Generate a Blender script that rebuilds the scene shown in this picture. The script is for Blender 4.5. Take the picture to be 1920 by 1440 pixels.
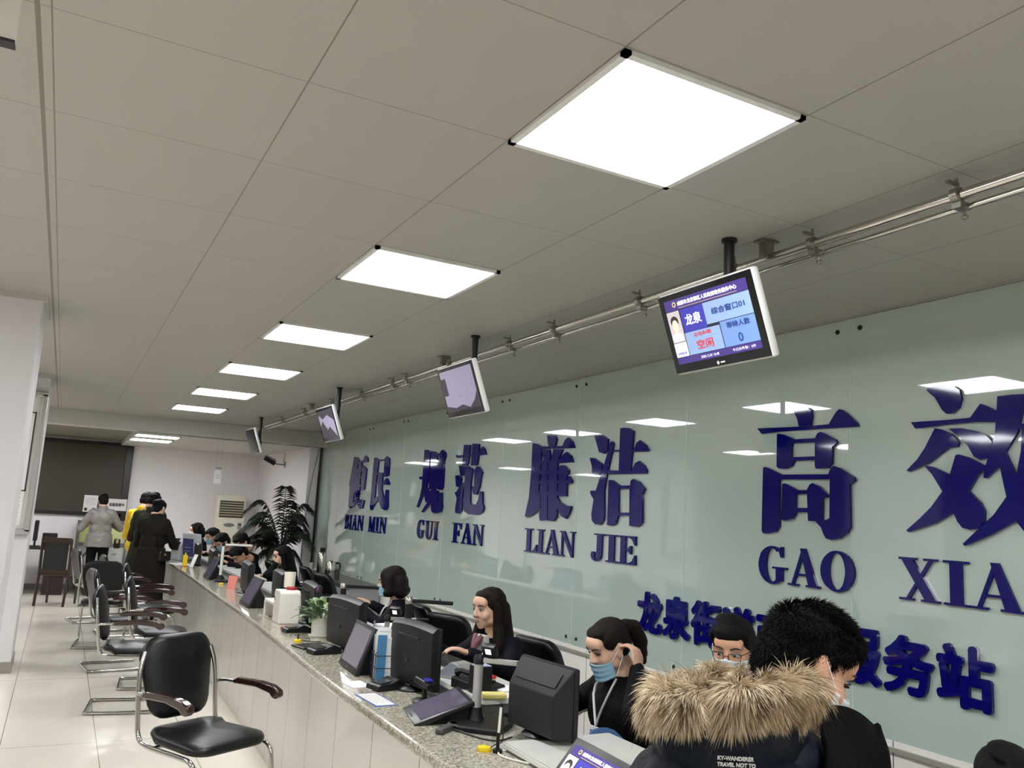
import bpy, bmesh, math, random
from mathutils import Vector, Matrix, Euler, Quaternion, noise
for _o in list(bpy.data.objects): bpy.data.objects.remove(_o)
random.seed(7)
SC=bpy.context.scene; COL=bpy.data.collections.new('hall')   # linked to the scene at the very end
# ---------------------------------------------------------------- camera, world, exposure
_cd=bpy.data.cameras.new('camera'); CAM=bpy.data.objects.new('camera',_cd); COL.objects.link(CAM)
_cd.sensor_width=36; _cd.lens=29.25; _cd.clip_start=.05; _cd.clip_end=100
CAM.matrix_world=Matrix(((0.87999604,-0.12220216,-0.45899194,0),(-0.47186013,-0.11432241,-0.87423018,0),(0.05435976,0.98589909,-0.1582656,1.65),(0,0,0,1)))
SC.camera=CAM
W=bpy.data.worlds.new('world'); SC.world=W; W.use_nodes=True
W.node_tree.nodes['Background'].inputs[0].default_value=(.5,.52,.55,1); W.node_tree.nodes['Background'].inputs[1].default_value=.15
SC.view_settings.view_transform='Standard'; SC.view_settings.look='None'
SC.view_settings.exposure=-0.1; SC.view_settings.gamma=1; SC.view_settings.use_curve_mapping=False
LIGHT=31.0          # radiance of the ceiling light diffusers
try:
    SC.cycles.use_denoising=True; SC.cycles.max_bounces=7; SC.cycles.diffuse_bounces=5; SC.cycles.glossy_bounces=4
    SC.cycles.sample_clamp_indirect=6; SC.cycles.use_light_tree=True; SC.cycles.caustics_reflective=False
except Exception: pass
PI=math.pi
# ---------------------------------------------------------------- materials
def lin(c):
    return tuple(((x/255)/12.92 if x/255<=.04045 else ((x/255+.055)/1.055)**2.4) for x in c)
MATS={}
def mat(name,col,rough=.5,metal=0,emit=0,noise_=None,bump=None,spec=.5,coat=0,trans=0,alpha=1,sheen=0):
    """noise_=(scale, second colour, contrast), bump=(scale, strength, stretch xyz)"""
    if name in MATS: return MATS[name]
    m=bpy.data.materials.new(name); m.use_nodes=True; N=m.node_tree.nodes; L=m.node_tree.links
    b=N['Principled BSDF']; c=lin(col)+(1,)
    b.inputs['Base Color'].default_value=c; b.inputs['Roughness'].default_value=rough; b.inputs['Metallic'].default_value=metal
    b.inputs['Specular IOR Level'].default_value=spec; b.inputs['Coat Weight'].default_value=coat
    b.inputs['Coat Roughness'].default_value=.03; b.inputs['Transmission Weight'].default_value=trans; b.inputs['Alpha'].default_value=alpha
    b.inputs['Sheen Weight'].default_value=sheen
    if emit: b.inputs['Emission Color'].default_value=c; b.inputs['Emission Strength'].default_value=emit
    tc=None
    if noise_ or bump: tc=N.new('ShaderNodeTexCoord')
    if noise_:
        n=N.new('ShaderNodeTexNoise'); n.inputs['Scale'].default_value=noise_[0]; n.inputs['Detail'].default_value=4
        L.new(tc.outputs['Object'],n.inputs['Vector'])
        r=N.new('ShaderNodeValToRGB'); r.color_ramp.elements[0].position=.5-noise_[2]; r.color_ramp.elements[1].position=.5+noise_[2]
        r.color_ramp.elements[0].color=c; r.color_ramp.elements[1].color=lin(noise_[1])+(1,)
        L.new(n.outputs['Fac'],r.inputs[0]); L.new(r.outputs[0],b.inputs['Base Color'])
    if bump:
        mp=N.new('ShaderNodeMapping'); L.new(tc.outputs['Object'],mp.inputs[0])
        mp.inputs['Scale'].default_value=bump[2] if len(bump)>2 else (1,1,1)
        n=N.new('ShaderNodeTexNoise'); n.inputs['Scale'].default_value=bump[0]; n.inputs['Detail'].default_value=3; L.new(mp.outputs[0],n.inputs['Vector'])
        bp=N.new('ShaderNodeBump'); bp.inputs['Strength'].default_value=bump[1]; bp.inputs['Distance'].default_value=.01
        L.new(n.outputs['Fac'],bp.inputs['Height']); L.new(bp.outputs[0],b.inputs['Normal'])
    MATS[name]=m; return m
def joint_mat(name,col,jcol,axes,rough,width=.004,var=.03,spec=.5,coat=0,rvar=0,extra=None):
    """tiles: axes=[(axis index, pitch, offset, width),...] joint lines by world position"""
    m=bpy.data.materials.new(name); m.use_nodes=True; N=m.node_tree.nodes; L=m.node_tree.links; b=N['Principled BSDF']
    g=N.new('ShaderNodeNewGeometry'); sp=N.new('ShaderNodeSeparateXYZ'); L.new(g.outputs['Position'],sp.inputs[0])
    def M(op,a,bb=None,cc=None):
        n=N.new('ShaderNodeMath'); n.operation=op
        for i,v in enumerate((a,bb,cc)):
            if v is None: continue
            if isinstance(v,(int,float)): n.inputs[i].default_value=v
            else: L.new(v,n.inputs[i])
        return n.outputs[0]
    tot=None; cell=None
    for ax,pitch,off,wd in axes:
        t=M('DIVIDE',M('SUBTRACT',sp.outputs[ax],off),pitch)
        fr=M('FRACT',t); d=M('MINIMUM',fr,M('SUBTRACT',1.0,fr))
        k=M('LESS_THAN',M('MULTIPLY',d,pitch),wd)
        tot=k if tot is None else M('MAXIMUM',tot,k)
        fl=M('FLOOR',t); cell=fl if cell is None else M('ADD',M('MULTIPLY',cell,13.7),fl)
    if extra:
        ax,pos,wd=extra; tot=M('MAXIMUM',tot,M('LESS_THAN',M('ABSOLUTE',M('SUBTRACT',sp.outputs[ax],pos)),wd))
    wn=N.new('ShaderNodeTexWhiteNoise'); wn.noise_dimensions='1D'; L.new(cell,wn.inputs['W'])
    ns=N.new('ShaderNodeTexNoise'); ns.inputs['Scale'].default_value=3.0; ns.inputs['Detail'].default_value=5; L.new(g.outputs['Position'],ns.inputs['Vector'])
    v=M('ADD',M('MULTIPLY',M('SUBTRACT',wn.outputs[0],.5),var*2),M('MULTIPLY',M('SUBTRACT',ns.outputs['Fac'],.5),var*3)); v=M('ADD',1.0,v)
    mx=N.new('ShaderNodeMix'); mx.data_type='RGBA'; mx.blend_type='MULTIPLY'; mx.inputs[0].default_value=1
    mx.inputs[6].default_value=lin(col)+(1,); cb=N.new('ShaderNodeCombineColor'); [L.new(v,cb.inputs[i]) for i in range(3)]
    L.new(cb.outputs[0],mx.inputs[7])
    m2=N.new('ShaderNodeMix'); m2.data_type='RGBA'; L.new(tot,m2.inputs[0]); L.new(mx.outputs[2],m2.inputs[6]); m2.inputs[7].default_value=lin(jcol)+(1,)
    L.new(m2.outputs[2],b.inputs['Base Color']); b.inputs['Specular IOR Level'].default_value=spec; b.inputs['Coat Weight'].default_value=coat
    b.inputs['Roughness'].default_value=rough
    if rvar:
        L.new(M('ADD',rough,M('MULTIPLY',ns.outputs['Fac'],rvar)),b.inputs['Roughness'])
    MATS[name]=m; return m
# ---------------------------------------------------------------- mesh helpers
class MB:
    def __init__(s): s.bm=bmesh.new()
    def _x(s,vs,M_):
        for v in vs: v.co=M_@v.co
    def box(s,c,d,rot=None,bev=0):
        r=bmesh.ops.create_cube(s.bm,size=1); vs=r['verts']
        for v in vs: v.co=Vector((v.co.x*d[0],v.co.y*d[1],v.co.z*d[2]))
        if bev>0:
            es=list({e for v in vs for e in v.link_edges})
            o=bmesh.ops.bevel(s.bm,geom=es,offset=bev,segments=2,profile=.5,affect='EDGES'); vs=list({v for f in o['faces'] for v in f.verts}|{v for v in vs if v.is_valid})
        M_=Matrix.Translation(c)
        if rot: M_=M_@(rot.to_4x4() if not isinstance(rot,tuple) else Euler(rot).to_matrix().to_4x4())
        s._x(vs,M_); return s
    def cyl(s,p0,p1,r0,r1=None,n=12,caps=True):
        p0=Vector(p0); p1=Vector(p1); r1=r0 if r1 is None else r1; d=p1-p0
        q=Vector((0,0,1)).rotation_difference(d.normalized()) if d.length>1e-9 else Quaternion()
        A=[s.bm.verts.new(p0+q@Vector((math.cos(a)*r0,math.sin(a)*r0,0))) for a in [2*PI*i/n for i in range(n)]]
        B=[s.bm.verts.new(p1+q@Vector((math.cos(a)*r1,math.sin(a)*r1,0))) for a in [2*PI*i/n for i in range(n)]]
        for i in range(n): s.bm.faces.new((A[i],A[(i+1)%n],B[(i+1)%n],B[i]))
        if caps: s.bm.faces.new(A[::-1]); s.bm.faces.new(B)
        return s
    def tube(s,path,r,n=8,closed=False,smooth=0,prof=None):
        P=[Vector(p) for p in path]
        for _ in range(smooth):
            Q=[P[0]]
            for a,b in zip(P,P[1:]): Q+= [a.lerp(b,.25),a.lerp(b,.75)]
            Q.append(P[-1]); P=Q
        R=r if isinstance(r,(list,tuple)) else [r]*len(P)
        if len(R)!=len(P): R=[R[min(len(R)-1,int(round(i*(len(R)-1)/(len(P)-1))))] for i in range(len(P))]
        rings=[]; up=None
        for i,p in enumerate(P):
            a=P[i-1] if i>0 else (P[-1] if closed else P[0]); b=P[i+1] if i<len(P)-1 else (P[0] if closed else P[-1])
            t=(b-a).normalized()
            if up is None:
                up=Vector((0,0,1)) if abs(t.z)<.9 else Vector((1,0,0))
            u=(up-t*up.dot(t)).normalized(); w=t.cross(u); up=u
            rings.append([s.bm.verts.new(p+(u*math.cos(x)*(prof[0] if prof else 1)+w*math.sin(x)*(prof[1] if prof else 1))*R[i]) for x in [2*PI*k/n for k in range(n)]])
        m=len(rings)
        for i in range(m if closed else m-1):
            A=rings[i];B=rings[(i+1)%m]
            for k in range(n): s.bm.faces.new((A[k],A[(k+1)%n],B[(k+1)%n],B[k]))
        if not closed: s.bm.faces.new(rings[0][::-1]); s.bm.faces.new(rings[-1])
        return s
    def ell(s,c,r,rot=None,seg=16,ring=10):
        if isinstance(r,(int,float)): r=(r,r,r)
        M_=Matrix.Translation(c)
        if rot is not None: M_=M_@rot.to_4x4()
        nv=s.bm.verts.new; nf=s.bm.faces.new
        T=nv(M_@Vector((0,0,r[2]))); B=nv(M_@Vector((0,0,-r[2]))); R=[]
        for j in range(1,ring):
            a=PI*j/ring; R.append([nv(M_@Vector((r[0]*math.sin(a)*math.cos(2*PI*k/seg),r[1]*math.sin(a)*math.sin(2*PI*k/seg),r[2]*math.cos(a)))) for k in range(seg)])
        for k in range(seg):
            k2=(k+1)%seg; nf((T,R[0][k],R[0][k2])); nf((B,R[-1][k2],R[-1][k]))
            for a,b in zip(R,R[1:]): nf((a[k],b[k],b[k2],a[k2]))
        return s
    def lathe(s,c,prof,n=24,axis=None):
        q=Vector((0,0,1)).rotation_difference(Vector(axis)) if axis else Quaternion(); c=Vector(c); rings=[]
        for r,z in prof: rings.append([s.bm.verts.new(c+q@Vector((r*math.cos(2*PI*k/n),r*math.sin(2*PI*k/n),z))) for k in range(n)])
        for A,B in zip(rings,rings[1:]):
            for k in range(n): s.bm.faces.new((A[k],A[(k+1)%n],B[(k+1)%n],B[k]))
        s.bm.faces.new(rings[0][::-1]); s.bm.faces.new(rings[-1]); return s
    def prism(s,pts,o,u,v,w,depth):
        """extrude polygon pts (a,b) -> o+a*u+b*v by depth along w"""
        o=Vector(o);u=Vector(u);v=Vector(v);w=Vector(w)
        A=[s.bm.verts.new(o+u*a+v*b) for a,b in pts]; B=[s.bm.verts.new(x.co+w*depth) for x in A]; n=len(A)
        f=[s.bm.faces.new(A[::-1]),s.bm.faces.new(B)]
        for i in range(n): s.bm.faces.new((A[i],A[(i+1)%n],B[(i+1)%n],B[i]))
        return s
    def grid(s,fn,nu,nv,closed=False):
        V=[[s.bm.verts.new(Vector(fn(i/(nu-1) if not closed else i/nu,j/(nv-1)))) for j in range(nv)] for i in range(nu)]
        for i in range(nu if closed else nu-1):
            for j in range(nv-1): s.bm.faces.new((V[i][j],V[(i+1)%nu][j],V[(i+1)%nu][j+1],V[i][j+1]))
        return s
    def loft(s,secs,n=20,cap=True):
        """secs: (centre, rx, ry) horizontal-ish elliptical sections, optional rotation matrix"""
        rings=[]
        for sec in secs:
            c=Vector(sec[0]); rot=sec[3] if len(sec)>3 else Matrix.Identity(3)
            rings.append([s.bm.verts.new(c+rot@Vector((sec[1]*math.cos(2*PI*k/n),sec[2]*math.sin(2*PI*k/n),0))) for k in range(n)])
        for A,B in zip(rings,rings[1:]):
            for k in range(n): s.bm.faces.new((A[k],A[(k+1)%n],B[(k+1)%n],B[k]))
        if cap: s.bm.faces.new(rings[0][::-1]); s.bm.faces.new(rings[-1])
        return s
    def mesh(s,name,smooth=False,bev=0):
        bmesh.ops.recalc_face_normals(s.bm,faces=s.bm.faces)
        me=bpy.data.meshes.new(name); s.bm.to_mesh(me); s.bm.free()
        if smooth:
            for p in me.polygons: p.use_smooth=True
            try: me.set_sharp_from_angle(angle=math.radians(40 if smooth is True else smooth))
            except Exception: pass
        return me
    def build(s,name,m,parent=None,smooth=False,bev=0,loc=None,rot=None,label=None,solid=0):
        o=bpy.data.objects.new(name,s.mesh(name,smooth)); COL.objects.link(o); o.data.materials.append(m)
        if parent: o.parent=parent
        if loc: o.location=loc
        if rot: o.rotation_euler=rot
        if solid:
            d=o.modifiers.new('s','SOLIDIFY'); d.thickness=solid; d.offset=0
        if bev:
            d=o.modifiers.new('b','BEVEL'); d.width=bev; d.segments=2; d.limit_method='ANGLE'
        if label: o['label']=label
        return o
def tag(o,label,cat,group=None,kind=None):
    o['label']=label; o['category']=cat
    if group: o['group']=group
    if kind: o['kind']=kind
    return o
def struct(o,label=None):
    o['kind']='structure'
    if label: o['label']=label
    return o
def thing(name,label,cat,loc=(0,0,0),rz=0,group=None,rot=None):
    o=bpy.data.objects.new(name,None); COL.objects.link(o); o.location=loc; o.rotation_euler=rot if rot else (0,0,rz); o.empty_display_size=.05
    return tag(o,label,cat,group)
def copy_tree(o,loc,rz,label,group=None,ps=None):
    def cp(a,par):
        c=a.copy(); COL.objects.link(c); c.parent=par
        for ch in a.children: cp(ch,c)
        return c
    r=cp(o,None); r.location=loc; r.rotation_euler=(0,0,rz); r['label']=label
    if group: r['group']=group
    return r
def voxel(mb,size,smooth=2):
    """one continuous surface from overlapping solids"""
    me=mb.mesh('tmp'); o=bpy.data.objects.new('tmp',me); SC.collection.objects.link(o)
    r=o.modifiers.new('r','REMESH'); r.mode='VOXEL'; r.voxel_size=size; r.use_smooth_shade=True
    if smooth: q=o.modifiers.new('q','SMOOTH'); q.factor=.5; q.iterations=smooth
    bpy.context.view_layer.update(); dg=bpy.context.evaluated_depsgraph_get(); out=bpy.data.meshes.new_from_object(o.evaluated_get(dg))
    bpy.data.objects.remove(o); bpy.data.meshes.remove(me)
    for p in out.polygons: p.use_smooth=True
    return out
def displace(me,fn):
    ns=[v.normal.copy() for v in me.vertices]
    for v,n in zip(me.vertices,ns): v.co=v.co+n*fn(v.co)
def link_mesh(name,me,m,parent=None,loc=None,label=None):
    o=bpy.data.objects.new(name,me); me.name=name; COL.objects.link(o); me.materials.clear(); me.materials.append(m)
    if parent: o.parent=parent
    if loc: o.location=loc
    if label: o['label']=label
    return o
def text_mesh(body,size,extrude=.001,bold=0,width=None,height=None,align='LEFT',flatten=False):
    """lettering as a mesh in the XY plane (reads along +X, up +Y), thickness along Z; bold = dilation radius"""
    c=bpy.data.curves.new('txt','FONT'); c.body=body; c.size=size; c.extrude=extrude; c.resolution_u=3
    o=bpy.data.objects.new('txt',c); SC.collection.objects.link(o); bpy.context.view_layer.update(); dg=bpy.context.evaluated_depsgraph_get()
    me=bpy.data.meshes.new_from_object(o.evaluated_get(dg)); bpy.data.objects.remove(o)
    xs=[v.co.x for v in me.vertices]; ys=[v.co.y for v in me.vertices]; x0,x1,y0,y1=min(xs),max(xs),min(ys),max(ys)
    W_=(width or (x1-x0)); H_=(height or (y1-y0)); kx=(W_-2*bold)/(x1-x0); ky=(H_-2*bold)/(y1-y0)
    if not width: kx=ky if height else 1
    if not height: ky=kx if width else 1
    for v in me.vertices: v.co=Vector(((v.co.x-x0)*kx+bold,(v.co.y-y0)*ky+bold,v.co.z))
    if bold:
        bm=bmesh.new()
        for k in range(8):
            b2=bmesh.new(); b2.from_mesh(me); bmesh.ops.translate(b2,verts=b2.verts,vec=(bold*math.cos(k*PI/4),bold*math.sin(k*PI/4),.00035*k if extrude>.002 else .00006*k))
            t=bpy.data.meshes.new('t'); b2.to_mesh(t); b2.free(); bm.from_mesh(t); bpy.data.meshes.remove(t)
        bm.to_mesh(me); bm.free()
    w=(x1-x0)*kx+2*bold
    if align=='CENTER':
        for v in me.vertices: v.co.x-=w/2
    return me
def frame3(origin,xdir,ydir):
    x=Vector(xdir).normalized(); y=Vector(ydir).normalized(); z=x.cross(y)
    M_=Matrix((x,y,z)).transposed().to_4x4(); M_.translation=Vector(origin); return M_
def place_text(body,M_,m,parent,name='lettering',size=.1,extrude=.0008,bold=0,width=None,height=None,align='LEFT'):
    me=text_mesh(body,size,extrude,bold,width,height,align); me.transform(M_); return link_mesh(name,me,m,parent)
# ================================================================ the room
CEIL=2.76; XG=3.47
M_ceil=joint_mat('ceiling panels',(168,165,157),(120,115,102),[(0,.6,.44,.0022),(1,.597,.303,.0015)],.45,var=.006,extra=(0,-.19,.006))
M_floor=joint_mat('polished floor tiles',(226,219,206),(120,112,100),[(0,.566,.405,.0022),(1,2.24,6.52,.0025)],.1,var=.02,rvar=.12)
M_wall=mat('painted wall',(240,236,238),.6,bump=(40,.05))
M_pillar=mat('pillar paint',(212,209,211),.5,bump=(30,.05))
M_wtile=joint_mat('wall tiles',(242,237,232),(110,98,88),[(1,.633,2.90-.22,.003)],.25,var=.02)
M_cfront=joint_mat('counter tiles',(204,200,192),(80,74,68),[(1,.543,.37,.0028)],.16,var=.012,rvar=.12)
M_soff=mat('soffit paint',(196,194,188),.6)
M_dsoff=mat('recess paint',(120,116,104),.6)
struct(MB().box((-3,5.5,-.05),(14,24,.1)).build('floor',M_floor))
struct(MB().box((-3,3.1,CEIL+.05),(14,19,.1)).build('ceiling',M_ceil))
# beam and low soffit at the far end
struct(MB().box((-3,12.56+.13,2.76-.1),(14,.26,.21)).build('trim_1',M_soff),'painted beam across the hall under the ceiling')
struct(MB().box((2.3,14.9,2.555+.1),(2.96,4.4,.2)).build('ceiling_far',M_soff))
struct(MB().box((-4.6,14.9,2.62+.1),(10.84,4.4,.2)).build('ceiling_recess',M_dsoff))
struct(MB().box((-3,16.72,1.4),(14,.2,3)).build('wall_far',M_wall))
struct(MB().box((-9.6,5,1.4),(.2,24,3)).build('wall_left',M_wall))
struct(MB().box((-3,-5.6,1.4),(14,.2,3)).build('wall_back',M_wall))
struct(MB().box((3.58,3.6,1.4),(.2,18.4,3)).build('wall_right',M_wall))
struct(MB().box((3.475,3.6,.37),(.02,18.4,.74)).build('wall_right_cladding',M_wtile))
struct(MB().box((3.40,12.88,1.4),(.25,.16,2.8)).build('wall_right_pier',M_wall))
struct(MB().box((3.43,14.8,1.4),(.26,3.8,2.8)).build('wall_right_far',M_wall))
struct(MB().box((-3,16.61,.05),(14,.015,.1)).build('baseboard_far',mat('grey skirting',(140,134,128),.4)))
# columns
for k,(y,d) in enumerate(((5.42,.62),(9.1,.62))):
    struct(MB().box((-.56,y+d/2,1.38),(.66,d,2.76),bev=.012).build('column_%d'%(k+1),M_pillar),'square white painted column')
    struct(MB().box((-.56,y+d/2,.05),(.68,d+.02,.1)).build('baseboard_column_%d'%(k+1),mat('grey skirting',(140,134,128),.4)))
    struct(MB().box((-.56,y+d/2,2.745),(.70,d+.04,.03)).build('trim_column_%d'%(k+1),mat('column collar',(190,188,182),.5)))
# ceiling lights
M_em=mat('light diffuser',(250,252,255),.4,emit=LIGHT); M_alu=mat('white light frame',(226,226,224),.4); M_dk=mat('dark gap',(60,58,54),.6)
def ceiling_light(x,y,z,label,group,w=.6,d=.597):
    t=thing('ceiling_light',label,'ceiling light',(x,y,z),0,group)
    f=MB()
    for sx in(-1,1): f.box((sx*(w/2-.012),0,-.004),(.02,d-.004,.016))
    for sy in(-1,1): f.box((0,sy*(d/2-.012),-.004),(w-.004,.02,.016))
    f.build('frame',M_alu,t)
    MB().box((0,0,-.002),(w-.045,d-.045,.008)).build('diffuser',M_em,t); return t
_row=['nearest and largest square ceiling light, overhead in front','second square ceiling light from the viewer in the long row','third square ceiling light along the row','fourth square ceiling light along the row','fifth square ceiling light, the last but one before the beam','sixth square ceiling light, closest to the painted beam']
for k in range(-3,6):
    y=1.80+1.79*k
    ceiling_light(1.34,y,CEIL,_row[k] if k>=0 else 'square ceiling light of the long row behind the viewer','row of ceiling lights over the chairs')
for xx in (-1.66,-5.2):
    for k in range(-2,6,1 if xx>-3 else 2): ceiling_light(xx,1.80+1.79*k,CEIL,'square ceiling light in a row beyond the white columns','ceiling lights beyond the columns')
ceiling_light(1.13,13.35,2.555,'front one of the two lights in the low soffit beyond the beam','soffit lights',.62,.5)
ceiling_light(1.13,14.4,2.555,'rear one of the two lights in the low soffit, nearer the far wall','soffit lights',.62,.6)
for xx in (-.9,-2.7,-5.2): ceiling_light(xx,14.6,2.62,'added unseen square light in the recess beyond the beam, brightening the far wall','added recess lights beyond the beam')  # unseen panels added in the recess to brighten the far wall
for yy in (15.6,): ceiling_light(2.6,yy,2.555,'square soffit light above the floor air conditioner','far soffit lights') if False else None
# glass cladding on the service wall
M_glass=mat('back painted glass',(184,199,189),.012,noise_=(1.2,(179,195,185),.3),spec=1.0,coat=.6)
M_riv=mat('dark standoff',(38,40,38),.35,metal=.6); M_edge=mat('glass edge',(205,225,210),.2)
_pl=['carrying the right half of the 高效 wording','directly behind the large 高 character','between 洁 and 高, with the small sign below it starting','carrying the 洁 character','carrying the 廉 character','just left of the 廉 character','carrying the 规范 wording','between 民 and 规','carrying the 便民 wording','leftmost with palm leaves before it']
for k in range(-2,9):
    y0=1.640+1.267*k; y1=min(y0+1.267,12.80)
    lab='tall pale green glass wall panel '+(_pl[k+1] if k>=-1 and k+1<len(_pl) else 'nearest the viewer beyond the frame')
    if k==8: lab='narrow pale green glass wall panel at the far pier behind the palm'
    p=thing('glass_panel',lab,'glass panel',(XG,y0,0),0,'glass cladding panels')
    h0,h1=.705,2.755; w=y1-y0-.006
    MB().box((.008,w/2+.003,(h0+h1)/2),(.012,w,h1-h0)).build('pane',M_glass,p)
    MB().box((.004,w+.004,(h0+h1)/2),(.008,.0035,h1-h0)).build('edge',M_edge,p)
    for yy in(.07,w-.065):
        for z in (.79,1.75,2.70) if False else (.79,2.70):
            MB().lathe((.002,yy,z),[(.013,0),(.013,-.004),(.009,-.008)][::-1],14,axis=(1,0,0)).build('standoff',M_riv,p,smooth=True)
struct(MB().box((3.462,3.6,.705),(.03,18.4,.02)).build('trim_2',mat('trim sill',(150,150,140),.4)),'thin ledge under the glass panels')
# steel pipe under the ceiling
M_ss=mat('polished steel',(205,200,192),.16,metal=1); M_ssd=mat('dull steel',(150,146,138),.35,metal=.9)
pp=thing('ceiling_pipe','long polished steel pipe rail hung just below the ceiling along the staff side','pipe',(2.28,0,2.688))
MB().cyl((0,-1.2,0),(.02,12.2,0),.017,n=16).build('rail',M_ss,pp,smooth=True)
MB().cyl((.035,-1.2,-.03),(.05,12.2,-.03),.010,n=12).build('thin_rail',M_ss,pp,smooth=True)
for y in (1.507,2.065,2.466,3.10,3.88,4.40,5.3,6.14,6.45,7.27,8.2,9.3,10.4,11.6):
    c=MB().lathe((0,y-.012,0),[(.024,0),(.024,.024)],14,axis=(0,1,0)).box((.02,y,-.03),(.05,.03,.02)).cyl((0,y,.02),(0,y,.055),.005,n=8).cyl((.035,y,-.03),(.035,y,-.07),.004,n=8).box((-.02,y,.035),(.05,.012,.008)).ell((.035,y,-.062),(.011,.011,.007),seg=10,ring=6)
    c.build('clamp',M_ssd,pp,smooth=35)
for y in (2.29,5.41,9.02): MB().box((0,y,.036),(.045,.035,.06)).box((0,y,.066),(.08,.055,.006)).build('hanger',M_ssd,pp)
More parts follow.
